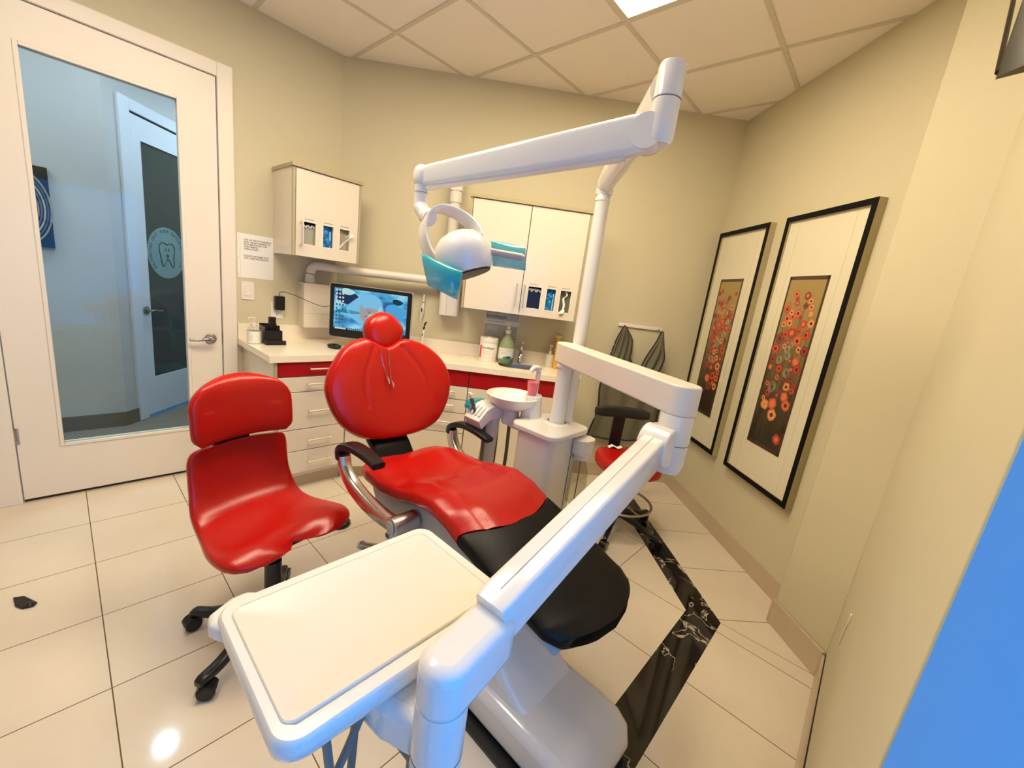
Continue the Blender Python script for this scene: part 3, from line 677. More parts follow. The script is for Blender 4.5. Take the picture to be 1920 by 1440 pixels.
# glove boxes and their contents inside the slots
M_BX = mat('blue box print', (0.01, 0.16, 0.45), 0.3, var=0.6, vscale=30); M_LTB = mat('pale blue wrapper', (0.35, 0.60, 0.75), 0.3)
def slot_item(kind, frame, w, depth, lb, grp):
    x0, x1, z0, z1 = w; y = -(depth - 0.028); cx = (x0 + x1) / 2
    t = thing({'grey': 'tissue_box', 'blue': 'glove_box', 'white': 'mask_box', 'black': 'glove_box', 'green': 'mask_box'}[kind], lb, 'box', frame, (cx, y, z0 - 0.02), grp)
    body = {'grey': mat('grey carton', (0.36, 0.35, 0.26), 0.5), 'blue': M_BX, 'white': mat('kraft carton', (0.40, 0.34, 0.24), 0.5), 'black': M_BLACK, 'green': mat('green carton', (0.14, 0.15, 0.09), 0.5)}[kind]
    mb = MB(); zt = z1 - (0.028 if kind in ('grey', 'black') else -0.01)
    mb.box(x0 - 0.012, x1 + 0.012, y + 0.004, y + 0.13, z0 - 0.02, zt, body); part(mb, 'carton', t, 0.002)
    mb = MB(); rnd = random.Random(len(lb))
    if kind in ('grey', 'black'):
        pts = [Vector((x0 + (x1 - x0) * i / 10, y + 0.002 - 0.004 * (i % 2), zt + 0.004 + 0.008 * math.sin(i * 1.7))) for i in range(11)]
        mb.tube(pts, 0.006, M_PAPER, 8)
        if kind == 'black': mb.box(x0 + 0.01, x1 - 0.014, y, y + 0.006, zt + 0.004, zt + 0.016, M_PAPER)
    elif kind == 'blue':
        for i in range(9):
            c = (cx + rnd.uniform(-.022, .014), y + rnd.uniform(-.002, .004), z0 + 0.01 + (z1 - z0 - 0.02) * i / 8)
            mb.ellip(c, 0.017, 0.007, 0.015, M_BX if i % 3 else MATS.get('blue glove') or mat('blue glove', (0.01, 0.30, 0.62), 0.3), seg=12, rin=8)
        mb.box(x1 - 0.014, x1 - 0.006, y - 0.002, y + 0.002, z0 + 0.004, z1 - 0.03, M_LTB)
    else:
        if kind == 'white': pp = [(x0 + 0.006, y - 0.01, z0 + 0.008), (cx, y - 0.025, z0 + 0.05), (x1 - 0.004, y - 0.05, z0 + 0.085), (x1 + 0.006, y - 0.045, z1 - 0.028), (cx + 0.012, y - 0.03, z1 - 0.045)]
        else: pp = [(cx + 0.002, y - 0.002, z1 - 0.004), (cx + 0.012, y - 0.01, z1 - 0.03), (cx - 0.01, y - 0.01, z1 - 0.055), (cx, y - 0.012, z0 + 0.05), (cx - 0.006, y - 0.02, z0 + 0.01), (cx - 0.018, y - 0.045, z0 - 0.012)]
        q = spline(pp, 6); n_ = len(q)
        mb.band(q, [0.012 + 0.018 * math.sin(math.pi * i / n_) * (1 if kind == 'white' else 0.2) + (0.02 if kind == 'green' and i > n_ * 0.75 else 0) for i in range(n_)], 0.004, M_PAPER, (1, 0, 0.3))
    part(mb, {'grey': 'tissue', 'blue': 'glove', 'white': 'mask', 'black': 'glove', 'green': 'mask'}[kind], t)
slot_item('grey', LW, wl_[0], 0.35, 'grey box with white tissue showing in the left slot of the small wall cabinet', None)
slot_item('blue', LW, wl_[1], 0.35, 'blue glove box showing in the middle slot of the small wall cabinet', None)
slot_item('white', LW, wl_[2], 0.35, 'box with a white mask pulled out of the right slot of the small wall cabinet', None)
slot_item('black', BW, wr_[0], 0.33, 'black glove box in the left slot of the wide wall cabinet above the sink', None)
slot_item('blue', BW, wr_[1], 0.33, 'blue glove box in the middle slot of the wide wall cabinet above the sink', None)
slot_item('green', BW, wr_[2], 0.33, 'box with a twisted white strap in the right slot of the wide wall cabinet', None)

# ================================================================ PATIENT CHAIR  (frame U: x = feet side, y = L)
C = 1.06
t = thing('dental_chair', 'red leather dental patient chair with black leg rest in the middle of the room', 'dental chair', U, (-1.0, C, 0))
def sup(c, e): return math.copysign(abs(c) ** e, c)
def lerp_tab(tab, x):
    for i in range(len(tab) - 1):
        if x <= tab[i + 1][0]:
            a, b = tab[i], tab[i + 1]; f = max(0, (x - a[0]) / (b[0] - a[0])); f = f * f * (3 - 2 * f) * 0.35 + f * 0.65
            return [a[k] + (b[k] - a[k]) * f for k in range(1, len(a))]
    return list(tab[-1][1:])
def cushion(tab, n0, n1, steps, m, arc0=0.0, arc1=0.0, e=0.5, seg=36, crown=0.0, dish=0.0, grooves=()):
    mb = MB(); rs = []
    for j in range(steps + 1):
        f = j / steps; n = n0 + (n1 - n0) * f
        hw, zt, th = lerp_tab(tab, n)
        ring = []
        for i in range(seg):
            a = 2 * math.pi * i / seg
            u = sup(math.cos(a), e); v = sup(math.sin(a), 0.6)
            arc = arc0 * (1 - u * u) * (1 - f) + arc1 * (1 - u * u) * f * f
            z = zt - th / 2 + v * th / 2 + (crown * (1 - u * u) if v > 0 else 0) - (dish * math.exp(-(u / 0.45) ** 2) if v > 0 else 0)
            l = C + hw * u
            for (gl0, gn0, gl1, gn1) in grooves:
                if v > 0.3 and gn0 <= n <= gn1:
                    gl = gl0 + (gl1 - gl0) * (n - gn0) / (gn1 - gn0)
                    z -= 0.006 * math.exp(-((l - C - gl) / 0.010) ** 2)
            ring.append(Vector((n + arc, l, z)))
        rs.append(ring)
    return mb.rings(rs, m)
seat_tab = [(-1.60, 0.10, 0.585, 0.03), (-1.585, 0.17, 0.615, 0.06), (-1.54, 0.222, 0.645, 0.075), (-1.46, 0.247, 0.660, 0.08), (-1.35, 0.252, 0.662, 0.08), (-1.25, 0.246, 0.672, 0.08), (-1.14, 0.240, 0.704, 0.08), (-1.04, 0.240, 0.722, 0.08), (-0.95, 0.240, 0.708, 0.078), (-0.86, 0.238, 0.672, 0.075)]
part(cushion(seat_tab, -1.60, -0.868, 44, M_RED, 0, 0.085, 0.42, 72, 0.012, 0.018, ((-0.13, -1.22, -0.16, -0.80), (0.13, -1.22, 0.16, -0.80))), 'seat', t)
leg_tab = [(-0.90, 0.236, 0.682, 0.07), (-0.86, 0.238, 0.668, 0.072), (-0.66, 0.236, 0.610, 0.062), (-0.50, 0.226, 0.562, 0.055), (-0.455, 0.205, 0.549, 0.048), (-0.44, 0.185, 0.545, 0.035)]
part(cushion(leg_tab, -0.864, -0.44, 60, M_BLACKL, 0.085, 0.055, 0.30, 80, 0.004), 'leg_rest', t, label='black leg rest pad')
# backrest
pn0, pz0, pn1, pz1 = -1.60, 0.68, -1.74, 1.18
e2 = Vector((pn1 - pn0, 0, pz1 - pz0)).normalized(); en = Vector((e2.z, 0, -e2.x))
def bp(l, z, off=0.0):
    return Vector((pn0 + (pn1 - pn0) * (z - pz0) / (pz1 - pz0), C + l, z)) + en * off
outl = [(-0.030, 1.118), (-0.065, 1.132), (-0.100, 1.150), (-0.145, 1.158), (-0.221, 1.122), (-0.279, 1.055), (-0.312, 0.988), (-0.318, 0.927), (-0.296, 0.848), (-0.252, 0.779), (-0.175, 0.725), (-0.080, 0.706), (0.037, 0.702), (0.165, 0.716), (0.255, 0.762), (0.318, 0.852), (0.339, 0.951), (0.301, 1.046), (0.205, 1.124), (0.100, 1.156), (0.050, 1.150), (0.010, 1.128)]
OC = spline([(a, b, 0) for a, b in outl] + [(outl[0][0], outl[0][1], 0)], 6)[:-1]
cen = Vector((0.0, 0.935, 0))
gr = [[(-0.100, 1.12), (-0.150, 1.02), (-0.165, 0.93), (-0.155, 0.86)], [(0.050, 1.12), (0.120, 1.04), (0.165, 0.96), (0.185, 0.89)]]
def pdist(x, z, P):
    best = 9
    for i in range(len(P) - 1):
        a = Vector(P[i]); b = Vector(P[i + 1]); d = b - a; q = Vector((x, z)) - a
        k = max(0, min(1, q.dot(d) / d.dot(d))); best = min(best, (q - d * k).length)
    return best
mb = MB(); rs = []
K = 34
for j in range(K + 1):
    r = 0.02 + 0.98 * (j / K) ** 0.8
    ring = []
    for p in OC:
        q = cen + (p - cen) * r
        f = 0.034 * (max(0, 1 - r ** 5)) ** 0.5 - 0.018 * math.exp(-(q.x / 0.12) ** 2) * (1 - r ** 4)
        dg = min(pdist(q.x, q.y, gr[0]), pdist(q.x, q.y, gr[1]))
        f -= 0.007 * math.exp(-(dg / 0.008) ** 2)
        ring.append(bp(q.x, q.y, f))
    rs.append(ring)
for r, o in ((1.012, -0.012), (1.012, -0.028), (0.985, -0.045), (0.93, -0.055), (0.6, -0.06), (0.02, -0.06)):
    rs.append([bp(*(cen + (p - cen) * r)[:2], o) for p in OC])
mb.rings(rs, M_RED); part(mb, 'backrest', t, ang=60)
mb = MB(); sp = [bp(-0.03, 0.80, -0.075), bp(-0.03, 0.72, -0.075), Vector((-1.625, C - 0.03, 0.66)), Vector((-1.56, C - 0.02, 0.58)), Vector((-1.45, C - 0.02, 0.54))]
mb.band(spline(sp, 5), 0.20, 0.045, M_BLACKL); part(mb, 'back_support', t, label='black back support')
# headrest
hc = Vector((-1.80, C - 0.008, 1.185))
Rh = Matrix.Rotation(R_(-18), 4, 'Y') @ Matrix.Rotation(R_(30), 4, 'X')
def egg(p):
    k = 1 - 0.20 * (p.z / 0.088); return Vector((p.x * (1 + 0.1 * p.z / 0.088), p.y * k, p.z))
mb = MB(); mb.ellip(hc, 0.055, 0.100, 0.088, M_RED, 0.80, 40, 24, Rh, egg); part(mb, 'headrest', t, ang=60)
mb = MB(); mb.tube([hc + Vector((-0.03, -0.01, -0.07)), bp(-0.035, 1.10, -0.035)], 0.016, M_DK); mb.tube([hc + Vector((0, -0.075, -0.075)), hc + Vector((0.01, -0.045, -0.083))], 0.006, M_WHITE, 8); part(mb, 'headrest_bar', t)
# bib chain
tb = thing('bib_chain', 'thin metal bib clip chain hanging over the front of the red backrest', 'bib chain', U, (-1.62, C, 1.05))
mb = MB()
for k, (l0, z0, l1, z1) in enumerate(((-0.075, 1.118, -0.052, 0.985), (-0.03, 1.118, -0.030, 0.965))):
    pts = [bp(l0 + (l1 - l0) * i / 10, z0 + (z1 - z0) * i / 10, 0.026 - 0.006 * math.sin(i / 10 * 3)) for i in range(11)]
    mb.tube(pts, 0.0016, M_NICKEL, 6)
part(mb, 'chain', tb)
for k, (l1, z1) in enumerate(((-0.052, 0.985), (-0.030, 0.965))):
    mb = MB(); mb.tube([bp(l1, z1, 0.03), bp(l1 + 0.003, z1 - 0.016, 0.034), bp(l1 + 0.006, z1 - 0.034, 0.032)], [0.003, 0.0055, 0.002], M_CHROME, 8); part(mb, 'clip', tb)
# armrests
for s_, cl, pts, nm in ((1, C - 0.325, [(-1.505, 0.700), (-1.505, 0.738), (-1.47, 0.768), (-1.40, 0.785), (-1.31, 0.788), (-1.225, 0.778)], 'left'), (-1, C + 0.33, [(-1.61, 0.665), (-1.605, 0.70), (-1.56, 0.728), (-1.49, 0.742), (-1.40, 0.738), (-1.315, 0.722)], 'right')):
    q = spline([(a, cl, b) for a, b in pts], 6); n_ = len(q)
    mb = MB(); mb.band(q, [0.052 + 0.014 * math.sin(math.pi * min(1, i / n_ * 1.1)) for i in range(n_)], [0.034 - 0.008 * i / n_ for i in range(n_)], M_BLACK); part(mb, 'armrest_pad', t)
    a0, b0 = pts[0]; dn = -1.135 if s_ == 1 else -1.24
    q = spline([(a0 + 0.012, cl, b0 + 0.02), (a0 + 0.022, cl + s_ * 0.002, b0 - 0.03), (a0 + 0.08, cl + s_ * 0.01, b0 - 0.085), (a0 + 0.18, cl + s_ * 0.018, b0 - 0.118), (a0 + 0.28, cl + s_ * 0.026, b0 - 0.13), (dn, cl + s_ * 0.03, b0 - 0.125)], 6); n_ = len(q)
    mb = MB(); mb.band(q, 0.046, [0.040 + 0.018 * math.sin(math.pi * i / n_) + 0.006 * i / n_ for i in range(n_)], M_ALU); part(mb, 'armrest_frame', t)
    mb = MB(); mb.cyl((dn, cl + s_ * 0.008, b0 - 0.127), (dn, cl + s_ * 0.11, b0 - 0.127), 0.036, M_ALU); mb.cyl((dn, cl + s_ * 0.004, b0 - 0.127), (dn, cl + s_ * 0.0081, b0 - 0.127), 0.024, M_GREY); part(mb, 'armrest_hinge', t, 0.003)
# small foot lever hanging below the near hinge
mb = MB(); l_ = C - 0.31
mb.tube([(-1.135, l_, 0.555), (-1.138, l_, 0.535), (-1.136, l_, 0.50), (-1.130, l_, 0.455)], [0.013, 0.022, 0.013, 0.018], M_CHROME, 14); mb.cyl((-1.135, l_ - 0.02, 0.545), (-1.135, l_ + 0.02, 0.545), 0.012, M_CHROME)
mb.tube([(-1.10, l_, 0.47), (-1.20, l_, 0.45), (-1.355, l_, 0.375)], 0.015, M_STEEL, 14); mb.tube([(-1.335, l_, 0.386), (-1.345, l_, 0.381)], 0.018, M_CHROME, 14)
part(mb, 'side_lever', t)
# chassis, column, base
mb = MB()
prof = [(-1.50, 0.59), (-1.38, 0.598), (-1.24, 0.600), (-1.12, 0.628), (-1.02, 0.642), (-0.92, 0.634), (-0.80, 0.592), (-0.46, 0.500), (-0.46, 0.470), (-0.72, 0.500), (-0.84, 0.500), (-0.95, 0.46), (-1.02, 0.40), (-1.12, 0.345), (-1.25, 0.36), (-1.42, 0.47)]
mb.prism([(a, b) for a, b in prof], C - 0.205, C + 0.205, M_GREY, 'y'); part(mb, 'chassis', t, 0.018, 3, ang=50, label='light grey plastic side shell')
mb = MB(); cb = 1.02
prof = [(-1.25, 0.10), (-1.22, 0.20), (-1.16, 0.40), (-1.10, 0.46), (-0.95, 0.48), (-0.84, 0.455), (-0.78, 0.36), (-0.64, 0.21), (-0.50, 0.12)]
mb.prism(prof, cb - 0.135, cb + 0.145, M_WHITE, 'y'); part(mb, 'lift_column', t, 0.03, 4, ang=50)
mb = MB()
ft = [(-1.45, 0.012), (-1.45, 0.10), (-1.42, 0.118), (-0.62, 0.150), (-0.45, 0.150), (-0.36, 0.142), (-0.315, 0.11), (-0.298, 0.05), (-0.296, 0.012)]
mb.prism(ft, cb - 0.17, cb + 0.165, M_WHITE, 'y'); part(mb, 'base', t, 0.035, 4, ang=50)
mb = MB(); mb.rbox(-1.52, -0.305, cb - 0.205, cb + 0.155, 0.0, 0.014, 0.03, M_BLACK); part(mb, 'base_plate', t)

# foot control disc
t = thing('foot_control', 'round black foot control disc on the floor behind the red stool', 'foot control', U, (-2.075, 1.01, 0))
mb = MB(); mb.lathe([(0, 0), (0.056, 0), (0.060, 0.004), (0.060, 0.018), (0.056, 0.024), (0, 0.026)], (-2.075, 1.01, 0), M_DK, 32); part(mb, 'disc', t)
mb = MB(); mb.lathe([(0.05, 0.0262), (0.054, 0.0262), (0.054, 0.0272), (0.05, 0.0272)], (-2.075, 1.01, 0), M_BLACK, 32, cap=False); part(mb, 'ring', t)

# ================================================================ CUSPIDOR UNIT
t = thing('cuspidor_unit', 'white dental water unit with rinse bowl and rounded top plate beside the patient chair', 'dental unit', U, (-1.11, 1.60, 0))
mb = MB(); mb.rbox(-1.235, -1.005, 1.475, 1.735, 0.0, 0.81, 0.045, M_WHITE2); mb.box(-1.004, -1.0035, 1.655, 1.66, 0.1, 0.78, M_SEAM); part(mb, 'column', t, 0.004)
mb = MB(); mb.rbox(-1.262, -0.978, 1.455, 1.775, 0.808, 0.836, 0.055, M_WHITE); mb.lathe([(0.07, 0.835), (0.055, 0.840), (0.05, 0.845)], (-1.12, 1.66, 0), M_WHITE, 28, cap=False); part(mb, 'top_plate', t, 0.007, 3)
mb = MB(); mb.lathe([(0.042, 0.835), (0.040, 0.85), (0.038, 0.86), (0.038, 1.125), (0.045, 1.125), (0.045, 1.145)], (-1.12, 1.66, 0), M_WHITE, 32); part(mb, 'arm_post', t)
# rinse bowl
bc = (-1.36, 1.575, 0)
mb = MB(); mb.lathe([(0.03, 0.845), (0.085, 0.862), (0.125, 0.895), (0.138, 0.925), (0.141, 0.930), (0.134, 0.932), (0.120, 0.905), (0.085, 0.880), (0.03, 0.872), (0.005, 0.870)], bc, M_WHITE, 48); mb.lathe([(0.012, 0.872), (0.012, 0.876), (0, 0.876)], bc, M_STEEL, 16); part(mb, 'bowl', t, label='white rinse bowl')
mb = MB(); mb.lathe([(0.045, 0.77), (0.05, 0.80), (0.04, 0.85)], bc, M_WHITE, 28); mb.rbox(-1.36, -1.20, 1.545, 1.625, 0.76, 0.81, 0.03, M_WHITE); part(mb, 'bowl_support', t, 0.006)
mb = MB(); rs = []
for z, a, b in ((0.765, 0.085, 0.060), (0.82, 0.066, 0.052), (0.88, 0.052, 0.046), (0.925, 0.046, 0.042), (0.945, 0.046, 0.042), (0.950, 0.042, 0.038)):
    rs.append([Vector((-1.262 + y, 1.625 + x, z)) for x, y in circle(0.0, 0, a, 32, b)])
mb.rings(rs, M_WHITE); part(mb, 'cup_stand', t)
mb = MB(); mb.tube(spline([(-1.275, 1.650, 0.945), (-1.275, 1.652, 1.02), (-1.275, 1.650, 1.072), (-1.278, 1.636, 1.090), (-1.285, 1.618, 1.085), (-1.288, 1.606, 1.068)], 5), 0.0125, M_WHITE, 14); part(mb, 'cup_filler', t)
# assistant instrument holder
mb = MB()
hp = [(1.37, 0.800), (1.42, 0.852), (1.48, 0.872), (1.60, 0.868), (1.64, 0.82), (1.64, 0.775), (1.60, 0.785), (1.50, 0.800), (1.45, 0.792), (1.395, 0.755)]
mb.prism([(a, b) for a, b in hp], -1.50, -1.385, M_WHITE, 'x')
for k in range(4):
    n = -1.405 - k * 0.027; mb.tube([(n, 1.385, 0.82), (n, 1.40, 0.842), (n, 1.425, 0.862)], 0.0075, M_WHITE, 8)
part(mb, 'instrument_holder', t, 0.004)
mb = MB(); mb.box(-1.52, -1.495, 1.39, 1.50, 0.835, 0.880, M_TEAL); mb.box(-1.51, -1.47, 1.375, 1.42, 0.84, 0.865, M_TEAL); part(mb, 'film_strip', t, 0.004, label='turquoise barrier film')
mb = MB(); mb.tube([(-1.45, 1.53, 0.79), (-1.45, 1.525, 0.60), (-1.44, 1.50, 0.35), (-1.40, 1.48, 0.05), (-1.40, 1.48, 0.0)], [0.045, 0.04, 0.05, 0.055, 0.055], M_WHITE2, 20); part(mb, 'holder_post', t)
for k, (n, l) in enumerate(((-1.41, 1.44), (-1.47, 1.60), (-1.40, 1.62))):
    mb = MB(); mb.tube(spline([(n, l, 0.78), (n + 0.01, l - 0.005, 0.60), (n + 0.03, l - 0.02, 0.35), (n + 0.10, l, 0.12), (-1.22, 1.58, 0.10)], 5), 0.010, mat('olive hose', (0.16, 0.14, 0.07), 0.4), 10); part(mb, 'hose', t)
for k, (l, n) in enumerate(((1.405, -1.44), (1.42, -1.465))):
    mb = MB(); mb.cyl((n, l, 0.80), (n - 0.02, l - 0.03, 0.905), 0.008, mat('dark metal tube', (0.12, 0.13, 0.09), 0.3, metal=0.6), seg=12); mb.cyl((n - 0.02, l - 0.03, 0.905), (n - 0.0235, l - 0.035, 0.925), 0.0095, M_WHITE, seg=12); part(mb, 'suction_tip', t)
# water bottle holder
mb = MB(); mb.rbox(-1.02, -0.925, 1.645, 1.765, 0.722, 0.795, 0.055, M_WHITE); mb.cyl((-0.97, 1.705, 0.69), (-0.97, 1.705, 0.724), 0.040, M_WHITE2); part(mb, 'bottle_cap', t, 0.004)
mb = MB(); mb.lathe([(0.026, 0.69), (0.028, 0.675), (0.044, 0.62), (0.047, 0.56), (0.047, 0.47), (0.044, 0.455), (0.0, 0.455)], (-0.97, 1.705, 0), M_BOTTLE, 28, cap=False); part(mb, 'water_bottle', t, label='clear plastic bottle')
mb = MB(); mb.tube([(-0.97, 1.705, 0.70), (-0.97, 1.705, 0.46)], 0.003, M_NICKEL, 8); part(mb, 'dip_tube', t)
# rigid horizontal arm belongs to the delivery unit; pink cup is its own thing
t = thing('cup', 'pink plastic cup standing under the white filler spout of the dental unit', 'cup', U, (-1.262, 1.605, 0.951))
mb = MB(); M_PINK = mat('pink plastic', (0.85, 0.22, 0.26), 0.3, spec=0.4)
mb.lathe([(0.0, 0.951), (0.022, 0.951), (0.029, 1.018), (0.0305, 1.020), (0.0295, 1.022), (0.0275, 1.018), (0.0205, 0.955), (0.0, 0.955)], (-1.262, 1.605, 0), M_PINK, 28); part(mb, 'cup_body', t)

# ================================================================ DELIVERY UNIT (arm + tray)
t = thing('delivery_unit', 'white instrument tray on a long jointed white arm reaching towards the camera', 'dental delivery unit', U, (-0.40, 0.40, 0.62))
a = Vector((-1.155, 1.685)); b = Vector((-0.425, 1.295)); d = (b - a).normalized(); w = Vector((-d.y, d.x)) * 0.052
def stadium(a, b, r, n=12):
    a = Vector(a); b = Vector(b); d = (b - a).normalized(); th = math.atan2(d.y, d.x); out = []
    for i in range(n + 1): out.append((b.x + r * math.cos(th - math.pi / 2 + math.pi * i / n), b.y + r * math.sin(th - math.pi / 2 + math.pi * i / n)))
    for i in range(n + 1): out.append((a.x + r * math.cos(th + math.pi / 2 + math.pi * i / n), a.y + r * math.sin(th + math.pi / 2 + math.pi * i / n)))
    return out
mb = MB(); mb.prism(stadium(a + d * 0.02, b, 0.053), 1.147, 1.242, M_WHITE2); part(mb, 'upper_arm', t, 0.006, 3)
mb = MB(); mb.lathe([(0.050, 1.147), (0.0525, 1.143), (0.0525, 1.055), (0.052, 1.05), (0.052, 0.985), (0.045, 0.955), (0.0, 0.95)], (b.x, b.y, 0), M_WHITE, 36); mb.lathe([(0.0528, 1.052), (0.0528, 1.050)], (b.x, b.y, 0), M_SEAM, 36, cap=False); part(mb, 'elbow_joint', t)
hA = Vector((-0.445, 1.235, 1.045)); hB = Vector((-0.405, 0.490, 0.865))
mb = MB(); mb.cyl(hA + Vector((-0.046, -0.0, 0.0)), hA + Vector((0.046, 0, 0)), 0.062, M_WHITE, seg=36); mb.rbox(-0.49, -0.40, 1.225, 1.30, 0.985, 1.10, 0.02, M_WHITE); part(mb, 'upper_hinge', t, 0.006, 3)
mb = MB(); rs = []
for f, hw, hh in ((0.0, 0.030, 0.040), (0.02, 0.036, 0.046), (0.5, 0.037, 0.047), (0.97, 0.037, 0.046), (1.0, 0.034, 0.042)):
    p = hA.lerp(hB, f); dd = (hB - hA).normalized(); sx = Vector((1, 0, 0)); sx = (sx - dd * sx.dot(dd)).normalized(); sy = dd.cross(sx)
    rs.append([p + sx * x + sy * y for x, y in rrect(-hw, hw, -hh, hh, 0.010, 4)])
mb.rings(rs, M_WHITE)
dd = (hB - hA).normalized(); sx = (Vector((1, 0, 0)) - dd * dd.x).normalized(); sy = dd.cross(sx)
if sy.z < 0: sy = -sy
p0_ = hA.lerp(hB, 0.04) + sy * 0.0472; p1_ = hA.lerp(hB, 0.96) + sy * 0.0470; mb.tube([p0_, p1_], 0.0006, mat('thin seam', (0.25, 0.23, 0.2), 0.5), 6)
part(mb, 'spring_arm', t, label='long sloping spring arm')
vc = (-0.385, 0.372)
mb = MB(); mb.prism(stadium(vc, (-0.402, 0.490), 0.044), 0.785, 0.885, M_WHITE); part(mb, 'lower_elbow', t, 0.022, 4)
mb = MB(); mb.lathe([(0.040, 0.55), (0.043, 0.553), (0.043, 0.688), (0.0415, 0.690), (0.0415, 0.692), (0.0438, 0.694), (0.0438, 0.80)], (vc[0], vc[1], 0), M_WHITE, 36); mb.lathe([(0.0420, 0.6905), (0.0440, 0.6915)], (vc[0], vc[1], 0), M_SEAM, 36, cap=False); part(mb, 'tray_spindle', t)
mb = MB(); mb.prism([(-0.40, 0.345), (-0.40, 0.405), (-0.47, 0.44), (-0.60, 0.45), (-0.60, 0.30), (-0.47, 0.315)], 0.66, 0.748, M_WHITE); part(mb, 'tray_bracket', t, 0.02, 4)
# tray
T0, T1, TL0, TL1 = -0.803, -0.458, 0.150, 0.632
mb = MB(); rs = []
for z, ins, r in ((0.735, 0.03, 0.03), (0.742, 0.018, 0.035), (0.765, 0.004, 0.04), (0.785, 0.0, 0.042), (0.797, 0.002, 0.04), (0.802, 0.007, 0.036), (0.802, 0.026, 0.022), (0.799, 0.029, 0.02), (0.799, 0.15, 0.01)):
    rs.append([Vector((x, y, z)) for x, y in rrect(T0 + ins, T1 - ins, TL0 + ins, TL1 - ins, r, 8)])
mb.rings(rs, M_WHITE); part(mb, 'tray', t)
mb = MB(); rs = []
for z, ins, r in ((0.799, 0.0, 0.018), (0.8035, 0.0, 0.018), (0.8055, 0.002, 0.017), (0.8055, 0.005, 0.015), (0.8040, 0.008, 0.013), (0.8040, 0.12, 0.012)):
    rs.append([Vector((x, y, z)) for x, y in rrect(T0 + 0.031 + ins, T1 - 0.034 - ins, TL0 + 0.021 + ins, TL1 - 0.034 - ins, r, 8)])
mb.rings(rs, mat('cream tray mat', (0.68, 0.63, 0.54), 0.35)); part(mb, 'tray_mat', t, label='cream tray mat')
mb = MB(); mb.prism([(-0.826, 0.215), (-0.824, 0.185), (-0.800, 0.142), (-0.770, 0.138), (-0.742, 0.153), (-0.742, 0.20), (-0.79, 0.25)], 0.760, 0.793, M_WHITE); part(mb, 'tray_handle', t, 0.010, 3)
mb = MB(); mb.box(-0.62, -0.485, 0.24, 0.58, 0.722, 0.738, M_WHITE2); part(mb, 'hose_block', t, 0.008)
M_HOSE = mat('grey hose', (0.17, 0.165, 0.14), 0.45)
hs = [(0.235, 0.30, 0.30), (0.315, 0.12, 0.30), (0.30, 0.30, 0.28), (0.325, 0.50, 0.26), (0.42, 0.44, 0.27), (0.435, 0.46, 0.20), (0.45, 0.50, 0.30)]
for k, (l, l2, z2) in enumerate(hs):
    mb = MB(); n = -0.50 - 0.012 * (k % 3)
    mb.tube(spline([(n, l, 0.725), (n - 0.005, l + (l2 - l) * 0.25, 0.60), (n - 0.015, l + (l2 - l) * 0.7, 0.42), (n - 0.02, l2, z2), (n - 0.08, l2 + 0.05, 0.14), (n - 0.20, 0.66, 0.04), (-0.86, 0.82, 0.03), (-0.95, 0.88, 0.04)], 6), 0.0075, M_HOSE, 10); part(mb, 'hose', t)

# ================================================================ OPERATING LIGHT
t = thing('operating_light', 'white dental operating light with oval yoke hanging from a tall pole and two-part arm', 'dental light', U, (-1.13, 1.76, 0.83))
PB = (-1.13, 1.76)
mb = MB(); mb.lathe([(0.040, 0.8365), (0.034, 0.85), (0.033, 0.86), (0.033, 1.915), (0.036, 1.917), (0.036, 1.925), (0.032, 1.93), (0.030, 1.96)], (PB[0], PB[1], 0), M_WHITE, 32); part(mb, 'pole', t)
J = Vector((-0.60, 1.17, 0))
q = spline([(PB[0], PB[1], 1.945), (PB[0] + 0.005, PB[1] - 0.005, 1.985), (PB[0] + 0.06, PB[1] - 0.06, 2.015), (-0.85, 1.46, 2.035), (-0.615, 1.185, 2.050)], 6); n_ = len(q)
mb = MB(); mb.tube(q, [0.032 + 0.012 * min(1, i / n_ * 1.8) for i in range(n_)], M_WHITE, 24, 1.25); part(mb, 'first_arm', t)
mb = MB(); mb.lathe([(0.0, 1.90), (0.030, 1.902), (0.037, 1.915), (0.0372, 2.012), (0.0355, 2.014), (0.0355, 2.016), (0.0372, 2.018), (0.0372, 2.095), (0.034, 2.103), (0, 2.105)], J, M_WHITE, 36); mb.lathe([(0.036, 2.0142), (0.0376, 2.0152)], J, M_SEAM, 36, cap=False); part(mb, 'swivel', t)
Eb = Vector((-1.365, 0.92, 1.812)); A0 = Vector((-0.615, 1.165, 1.935))
mb = MB(); rs = []
dd = (Eb - A0).normalized(); sx = dd.cross(Vector((0, 0, 1))).normalized(); sy = sx.cross(dd)
for f, hw, h0, h1 in ((0.0, 0.024, -0.042, 0.046), (0.03, 0.028, -0.048, 0.050), (0.08, 0.030, -0.052, 0.052), (0.5, 0.028, -0.048, 0.044), (0.95, 0.024, -0.040, 0.034), (1.0, 0.020, -0.034, 0.030)):
    p = A0.lerp(Eb, f); rs.append([p + sx * x + sy * y for x, y in rrect(-hw, hw, h0, h1, 0.016, 5)])
mb.rings(rs, M_WHITE)
mb.band([A0.lerp(Eb, 0.1) + sy * -0.055, A0.lerp(Eb, 0.97) + sy * -0.042], 0.034, 0.012, M_WHITE2, tuple(sx)); part(mb, 'second_arm', t, label='long white second arm')
mb = MB(); mb.cyl(A0 + sx * -0.031 - dd * -0.02, A0 + sx * 0.031 - dd * -0.02, 0.047, M_WHITE, seg=32); mb.cyl(A0 + sx * 0.0312 + dd * 0.02, A0 + sx * 0.0318 + dd * 0.02, 0.0475, M_SEAM, seg=32); part(mb, 'arm_knuckle', t, 0.004)
